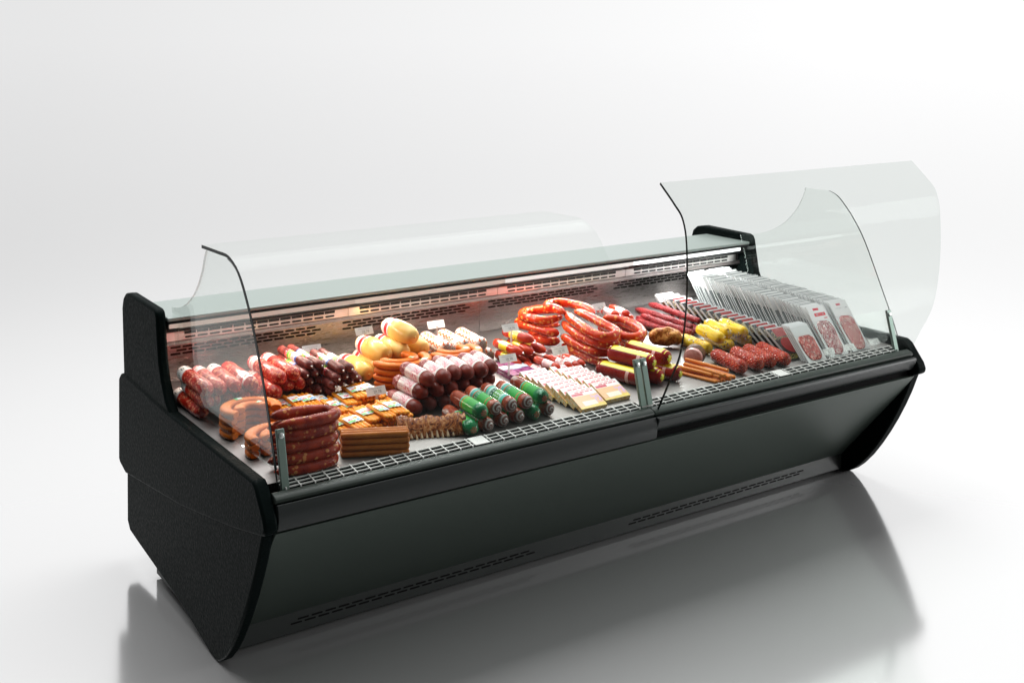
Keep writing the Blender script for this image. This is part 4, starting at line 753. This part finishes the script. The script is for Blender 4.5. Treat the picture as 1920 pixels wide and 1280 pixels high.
for (g, F, d), l in zip(D['yellow'], yw): spawn('yellow', F, along((d[0]*.75 if d[0] > 0 else .0, d[1], d[2]), RND.uniform(-1, 1)), 'plump yellow sausage with brown and white spots, '+l, 'sausage', 'yellow spotted sausages')
lw = ['topmost', 'second from top on the left', 'third from top on the left', 'lowest on the left', 'middle of the heap', 'third from the right front', 'rightmost front', 'lowest in the middle', 'second from the right front', 'lowest, second from the left']
for (g, F, d), l in zip(D['loose'], lw): spawn('loose', F, along((d[0]*.8-.04, d[1], d[2]), RND.uniform(-3, 3)), 'thin loose orange frankfurter, %s in heap by front grille' % l, 'frankfurter', 'loose thin frankfurters')
for i, (g, F, d) in enumerate(sorted(D['rednet'], key=lambda q: q[1][0])): spawn('rednet', F, along((d[0]*.8, d[1], d[2]), RND.uniform(-3, 3)), 'thick red netted salami, %s of four in the row by the front grille' % ('leftmost', 'second from left', 'third from left', 'rightmost')[i], 'salami', 'thick red netted salami')
# frankfurter packs
WP = [((0.232,0.205,0.578),(0.0,0.999,0.044),0),((0.247,0.175,0.591),(-0.026,0.999,0.044),0.0145),((0.271,0.146,0.605),(0.022,0.999,0.037),0.029),((0.306,0.132,0.604),(0.04,0.998,0.04),0.029),((0.348,0.136,0.59),(0.085,0.996,0.042),0.0145),((0.356,0.048,0.601),(-0.014,0.999,0.041),0.029),((0.416,0.106,0.589),(-0.013,0.999,0.04),0.0145),((0.419,0.093,0.603),(0.038,0.999,0.038),0.029),((0.448,0.097,0.617),(0.027,0.999,0.04),0.0435),((0.485,0.097,0.617),(0.054,0.998,0.04),0.0435),((0.474,0.103,0.603),(0.0,0.999,0.042),0.029),((0.521,0.112,0.603),(-0.082,0.996,0.046),0.029),((0.348,-0.106,0.595),(-0.123,0.992,0.033),0.029),((0.403,-0.068,0.596),(-0.177,0.983,0.04),0.029),((0.427,-0.063,0.596),(-0.118,0.992,0.042),0.029),((0.439,-0.099,0.609),(-0.037,0.998,0.045),0.0435),((0.483,-0.089,0.61),(-0.015,0.999,0.038),0.0435),((0.318,-0.069,0.582),(-0.028,0.999,0.028),0.0145),((0.401,-0.075,0.581),(-0.214,0.976,0.046),0.0145),((0.456,-0.052,0.582),(-0.247,0.968,0.04),0.0145),((0.486,-0.075,0.596),(-0.326,0.945,0.034),0.029)]
for i, (F, d, h) in enumerate(WP):
    a = i < 12
    grp = 'left' if a else 'right'
    spawn(('wpack_a', 'wpack_b', 'wpack_c')[i % 3] if a else ('wpack_a', 'wpack_c')[i % 2], (F[0], F[1], .5525+.04*(F[1]+.27)+h), along((d[0]*.5, 1, .04), RND.uniform(-.1, .1)) , 'orange frankfurter pack, %s in the %s heap, on its %s level' % (pos(sorted(range(12) if a else range(12, len(WP)), key=lambda k: WP[k][0][0]).index(i), 12 if a else len(WP)-12), 'rear' if a else 'front', {0: 'lowest', .0145: 'second', .029: 'third', .0435: 'fourth'}[h]), 'frankfurter pack', 'vacuum packs of orange frankfurters')
k_ = 0
for gx, gy, n, lv in ((.262, .150, 3, (0, .0145)), (.36, .062, 2, (0, .0145)), (.425, .102, 3, (0,)), (.455, .098, 3, (.0145,)), (.462, .10, 2, (.029,)), (.36, -.09, 4, (0,)), (.455, -.085, 2, (.0145, .029))):
    for h in lv:
        for i in range(n):
            spawn(('wpack_a', 'wpack_c')[k_ % 2], (gx+.0485*i, gy+RND.uniform(-.008, .008), .5525+.04*(gy+.27)+h), along((RND.uniform(-.06, .06), 1, .04)), 'orange frankfurter pack half buried under others, %s from left rear, %s level' % (nth(k_), {0: 'lowest', .0145: 'second', .029: 'third'}[h]), 'frankfurter pack', 'vacuum packs of orange frankfurters'); k_ += 1
# curved smoked sausages
def bent(pts, r, matname, n=46, seg=18, taper=.10, seed=0):
    P = spline(pts, n); rnd = random.Random(seed); a = rnd.uniform(0, 6)
    def rad(t):
        e_ = min(t, 1-t)/taper; k = math.sqrt(max(1-(1-min(e_, 1))**2, .012)); return r*k*(1+.035*math.sin(t*21+a)+.02*math.sin(t*47+a))
    b = MB(); b.tube(P, rad, seg); return b
def bent_thing(name, pts, r, mn, label, group, seed):
    base = Vector(pts[0]); c = sum((Vector(p) for p in pts), Vector())/len(pts)
    b = bent([Vector(p)-c for p in pts], r, mn, seed=seed); o = b.build(name, mn, None, True, ang=60); o.location = c
    tag(o, label, 'sausage', group); return o
pl_ = ['upper one with its bend to the left', 'second one down with tapered tip', 'lowest one', 'topmost loop by the back wall']
for i, P in enumerate(D['pileL']): bent_thing('smoked_sausage', P, .0165, 'meat_smoked_red', 'bent red smoked sausage, left of big pile, '+pl_[i], 'bent red smoked sausages in the big pile', i)
pr_ = ['topmost horseshoe in front', 'second one down under the front horseshoe', 'third one down', 'lowest one at the front', 'right horseshoe on top', 'right horseshoe in the middle', 'right horseshoe at the bottom']
for i, P in enumerate(D['pileR']): bent_thing('smoked_sausage', P, .0165, 'meat_smoked_red', 'bent red smoked sausage, right of big pile, '+pr_[i], 'bent red smoked sausages in the big pile', 10+i)
for j in range(5):
    z = .5525+.0165+.0305*j; s = RND.uniform(-.006, .006); y0 = -.224
    P = [(.030+s, y0+.062, z+.006), (.09+s, y0+.068, z+.003), (.15+s, y0+.064, z), (.188+s, y0+.052, z-.001), (.203+s, y0+.026, z-.001), (.190+s, y0+.002, z), (.15+s, y0-.008, z), (.09+s, y0-.009, z), (.022+s, y0-.001, z+.002)]
    bent_thing('smoked_sausage', [(x, y, zz+.04*(y+.27)) for x, y, zz in P], .0158, 'meat_smoked_dark', 'dark red horseshoe sausage in the front left stack, %s' % ('lowest', 'second from bottom', 'middle', 'second from top', 'topmost')[j], 'dark red horseshoe sausages stacked at the front left', 30+j)
# curved orange bologna rings: flat stacks
def ring_mb(R, a0, a1, r=.0165, fl=.60):
    n = 40; b = MB(); V = []; sg_ = 18
    for j in range(n+1):
        a = math.radians(a0+(a1-a0)*j/n)
        for i in range(sg_):
            q = 2*PI*i/sg_; cx = math.copysign(abs(math.cos(q))**.75, math.cos(q))*r; cz = math.copysign(abs(math.sin(q))**.75, math.sin(q))*r*fl
            k = 1.0 if 0 < j < n else .82
            V.append(((R+cx*k)*math.cos(a), (R+cx*k)*math.sin(a), cz*k))
    b.add(V, [(j*sg_+i, j*sg_+(i+1) % sg_, (j+1)*sg_+(i+1) % sg_, (j+1)*sg_+i) for j in range(n) for i in range(sg_)]+[tuple(range(sg_)), tuple(range(n*sg_, (n+1)*sg_))[::-1]])
    return b
def ring_sticker(R, a, fl=.60, r=.0165):
    b = MB(); V = []
    for j in range(5):
        q = math.radians(a-9+18*j/4)
        for rr in (-.0085, .0085): V.append(((R+rr)*math.cos(q), (R+rr)*math.sin(q), r*fl*1.01+.0004))
    b.add(V, [(2*j, 2*j+1, 2*j+3, 2*j+2) for j in range(4)]); return b
RINGS = {}
def ring(loc, R, a0, a1, rz, label, sa=None, grp='curved orange sausages in flat stacks'):
    key = (R, a0, a1, sa)
    if key not in RINGS:
        o = ring_mb(R, a0, a1).build('casing', 'meat_ring', None, True, ang=50); L_ = [('casing', o.data)]; bpy.data.objects.remove(o)
        if sa is not None: o = ring_sticker(R, sa).build('sticker', 'sticker_ring'); L_.append(('sticker', o.data)); bpy.data.objects.remove(o)
        RINGS[key] = L_
    root = empty('curved_sausage', loc, Matrix.Rotation(math.radians(rz), 3, 'Z'), label, 'sausage', grp)
    for nm, me in RINGS[key]: o = bpy.data.objects.new(nm, me); COL.objects.link(o); o.parent = root
def stack(cx, cy, n, spec, where):
    for tagx, R, a0, a1, rz, sa, dz0, (ox, oy) in spec:
        for j in range(n):
            ring((cx+ox+RND.uniform(-.002, .002), cy+oy, .5525+.04*(cy+.27)+.0105+.0205*j+dz0), R, a0, a1, rz+RND.uniform(-3, 3), 'curved orange sausage, %s one in %s stack, %s' % (tagx, where, pos(j, n).replace('leftmost', 'lowest').replace('rightmost', 'topmost').replace('left', 'the bottom')), sa if j == n-1 else None)
stack(.090, .130, 4, [('outer', .073, -34, 212, 0, 96, 0, (.004, .0)), ('inner', .038, 0, 185, 0, 40, 0, (.006, -.010))], 'left corner')
stack(.103, -.058, 3, [('outer', .079, -14, 186, 4, 40, 0, (0, 0)), ('inner', .042, -5, 180, 4, 90, 0, (.004, -.006))], 'low front left')
stack(.668, .280, 5, [('inner', .052, 175, 405, 0, 300, .0, (0, 0)), ('outer', .088, 182, 372, 0, 305, -.003, (.006, -.004))], 'middle')
stack(.872, .268, 5, [('inner', .045, 170, 400, 0, 318, 0, (0, 0)), ('outer', .081, 180, 385, 0, 330, -.003, (.004, -.004))], 'right rear')
# rack of ribs
def ribs():
    nx, ny = 60, 16; V = []; rnd = random.Random(5); Lr, Hr = .205, .068
    def surf(u, v, s):
        bow = .010*math.sin(PI*u); th = .0105*(1+.15*math.sin(u*9))*(math.sin(PI*min(max(v*.94+.03, 0), 1)))**.35
        rib = .0028*math.cos(u*Lr/.0155*2*PI) if s > 0 else 0
        return (Lr*(u-.5), -s*th-(rib if s > 0 else 0)+bow+.010*(v-.5)**2, Hr*v*(1+.06*math.sin(u*17)*v))
    for s in (1, -1):
        for j in range(ny+1):
            for i in range(nx+1): V.append(surf(i/nx, j/ny, s))
    k = (nx+1)*(ny+1); F = []
    for j in range(ny):
        for i in range(nx):
            a = j*(nx+1)+i; F += [(a, a+1, a+nx+2, a+nx+1), (k+a, k+a+nx+1, k+a+nx+2, k+a+1)]
    for i in range(nx): F += [(i, k+i, k+i+1, i+1), (ny*(nx+1)+i, ny*(nx+1)+i+1, k+ny*(nx+1)+i+1, k+ny*(nx+1)+i)]
    for j in range(ny): a = j*(nx+1); F += [(a, a+nx+1, k+a+nx+1, k+a), (a+nx, k+a+nx, k+a+2*nx+1, a+2*nx+1)]
    rot = Matrix.Rotation(math.radians(-21), 3, 'Z') @ Matrix.Rotation(math.radians(-44), 3, 'X')
    root = empty('rib_rack', (.528, -.185, .5625), rot, 'browned rack of pork ribs with pale bone ends, beside the straight wieners', 'ribs')
    b = MB(); b.add(V, F); o = b.build('meat', 'rib_meat', None, True, ang=80); o.parent = root
    for i in range(11):
        x = -Lr/2+.0155*(i+.6); c = MB(); c.tube([(x, .010*math.sin(PI*(x/Lr+.5))-.002, z) for z in (-.0045+rnd.uniform(-.002, .0025), -.002, .002, .009, .02)], lambda t, k=rnd.uniform(.0034, .0052): k*(.6+.4*min(t*4, 1)), 10)
        o = c.build('bone', 'rib_bone', None, True, ang=60); o.parent = root
ribs()
# roast and ham
def blob(name, loc, dims, rot, mname, label, cat, amp, seed):
    b = MB(); n, sg_ = 26, 36; rnd = random.Random(seed); ph = [rnd.uniform(0, 6) for _ in range(8)]
    for j in range(n+1):
        t = PI*j/n; y = -math.cos(t); r = max(max(math.sin(t),0)**.7, .02)
        for i in range(sg_):
            a = 2*PI*i/sg_; k = 1+amp*(math.sin(3*a+ph[0]+3*y)+.7*math.sin(5*a-ph[1]+6*y)+.8*math.sin(9*y+ph[2])+.5*math.sin(11*y+4*a+ph[3]))
            b.v.append((dims[0]*r*k*math.sin(a), dims[1]*y, dims[2]*r*k*math.cos(a)))
    b.f = [(j*sg_+i, j*sg_+(i+1) % sg_, (j+1)*sg_+(i+1) % sg_, (j+1)*sg_+i) for j in range(n) for i in range(sg_)]; b.m = [0]*len(b.f)
    o = b.build(name, mname, None, True, ang=80); o.location = loc; o.rotation_euler = rot; tag(o, label, cat); return o
blob('roast_roll', (1.748, .175, .609), (.031, .062, .034), (0, 0, math.radians(48)), 'meat_roast', 'golden brown roasted meat roll between the smoked sausages and the dry sausages', 'roast meat', .065, 3)
hm = empty('half_ham', (1.700, -.035, .594), Matrix.Rotation(math.radians(38), 3, 'Z'), 'half ham with pink cut face and dark rind behind the loose frankfurters', 'ham')
HP = [(-.022, .0335), (-.016, .036), (.0, .0375), (.02, .037), (.036, .032), (.046, .022), (.050, .006)]
b = MB(); b.lathe([(y, r) for y, r in HP], 34); b.v = [(y_+0, x, z*.95) for x, y_, z in b.v]; o = b.build('rind', 'ham_rind', None, True, ang=50); o.parent = hm
b = MB(); b.lathe([(-.0225, .004), (-.0232, .030), (-.0215, .0335)], 34); b.v = [(y_, x, z*.95) for x, y_, z in b.v]; o = b.build('cut_face', 'ham_cut', None, True, ang=50); o.parent = hm
b = MB(); b.lathe([(-.052, .004), (-.050, .028), (-.047, .0325), (-.026, .0335), (-.0235, .030)], 34); b.v = [(y_, x, z*.95) for x, y_, z in b.v]; o = b.build('ham_slice', 'ham_cut', None, True, ang=50); o.parent = hm
# shingled packs in two columns
T25 = Matrix.Rotation(math.radians(24), 3, 'X')
for c_, (cx, cy, n) in enumerate(((1.082, -.236, 8), (1.203, -.207, 7))):
    for i in range(n):
        y = cy+.0345*i
        spawn('pinkpack', (cx+RND.uniform(-.002, .002)-.002*i, y, .5528+.04*(y+.27)), T25 @ Matrix.Rotation(RND.uniform(-.02, .02), 3, 'Z'), 'leaning pink and yellow meat pack, %s in %s column' % ('front one' if i == 0 else nth(i)+' from the front', ('left', 'right')[c_]), 'meat pack', 'leaning pink and yellow meat packs')
# upright leaning packs at the right end
def lean(deg): return Matrix.Rotation(math.radians(90-deg), 3, 'X')
for c_, (cx, front, sh) in enumerate(((2.236, 'lean_marble', 0), (2.366, 'lean_pink', .006))):
    for i in range(42):
        y = -.236+sh+.0158*i
        if y > .45: break
        spawn(front if i < 2 else 'lean_plain', (cx+RND.uniform(-.003, .003), y, .5528+.04*(y+.27)), lean(37+RND.uniform(-1.6, 1.6)) @ Matrix.Rotation(RND.uniform(-.02, .02), 3, 'Z'), 'tall white pack of %s, %s in %s row' % ('marbled sausage' if c_ == 0 else 'pink sausage', 'front one' if i == 0 else nth(i)+' from the front', ('left', 'right')[c_]), 'sausage pack', 'tall white sliced sausage packs leaning in two rows')
for i in range(4):
    y = -.240+.010*i
    spawn('short_red', (2.112-.0012*i, y, .5528+.04*(y+.27)), lean(41), 'short white pack of red slices, %s before black packs' % ('front one' if i == 0 else nth(i)+' from the front'), 'meat pack', 'short packs of red slices')
for i in range(17):
    y = -.185+.0375*i
    spawn('blackpack', (2.072-.0010*i, y, .5528+.04*(y+.27)), lean(55+RND.uniform(-1, 1)), 'black meat pack with red disc, %s in its row' % ('front one' if i == 0 else nth(i)+' from the front'), 'meat pack', 'black packs with red discs leaning in a row')
# price tags
TG = [((.430, .43, .700), 'above the thin dark salami pile'), ((.628, .44, .731), 'left of the topmost mortadella'), ((.935, .48, .704), 'above the white and orange wrapped rolls'), ((1.100, .25, .716), 'above the short red sausages with yellow sleeves'), ((.995, .11, .655), 'above the flat purple packs'), ((1.615, .40, .697), 'above the short red sausages by the back wall'), ((1.205, .10, .653), 'above the front group of short red sausages'), ((.489, .09, .6345), 'above the frankfurter packs'), ((2.158, -.2585, .5735), 'in front of the red slice packs'), ((2.272, -.2585, .5735), 'in front of the marbled sausage packs'), ((2.41, -.2585, .5735), 'in front of the pink sausage packs')]
for (x, y, z), l in TG:
    low = y < -.2
    r_ = spawn('tag', (x, y, z-.0575), Matrix.Rotation(math.radians(RND.uniform(-4, 2)), 3, 'Z'), 'small white price card reading 28.78, '+l, 'price tag', 'white price cards')
    if low: r_.scale = (.82, 1, .82); r_.location.z = .556-.02*.8
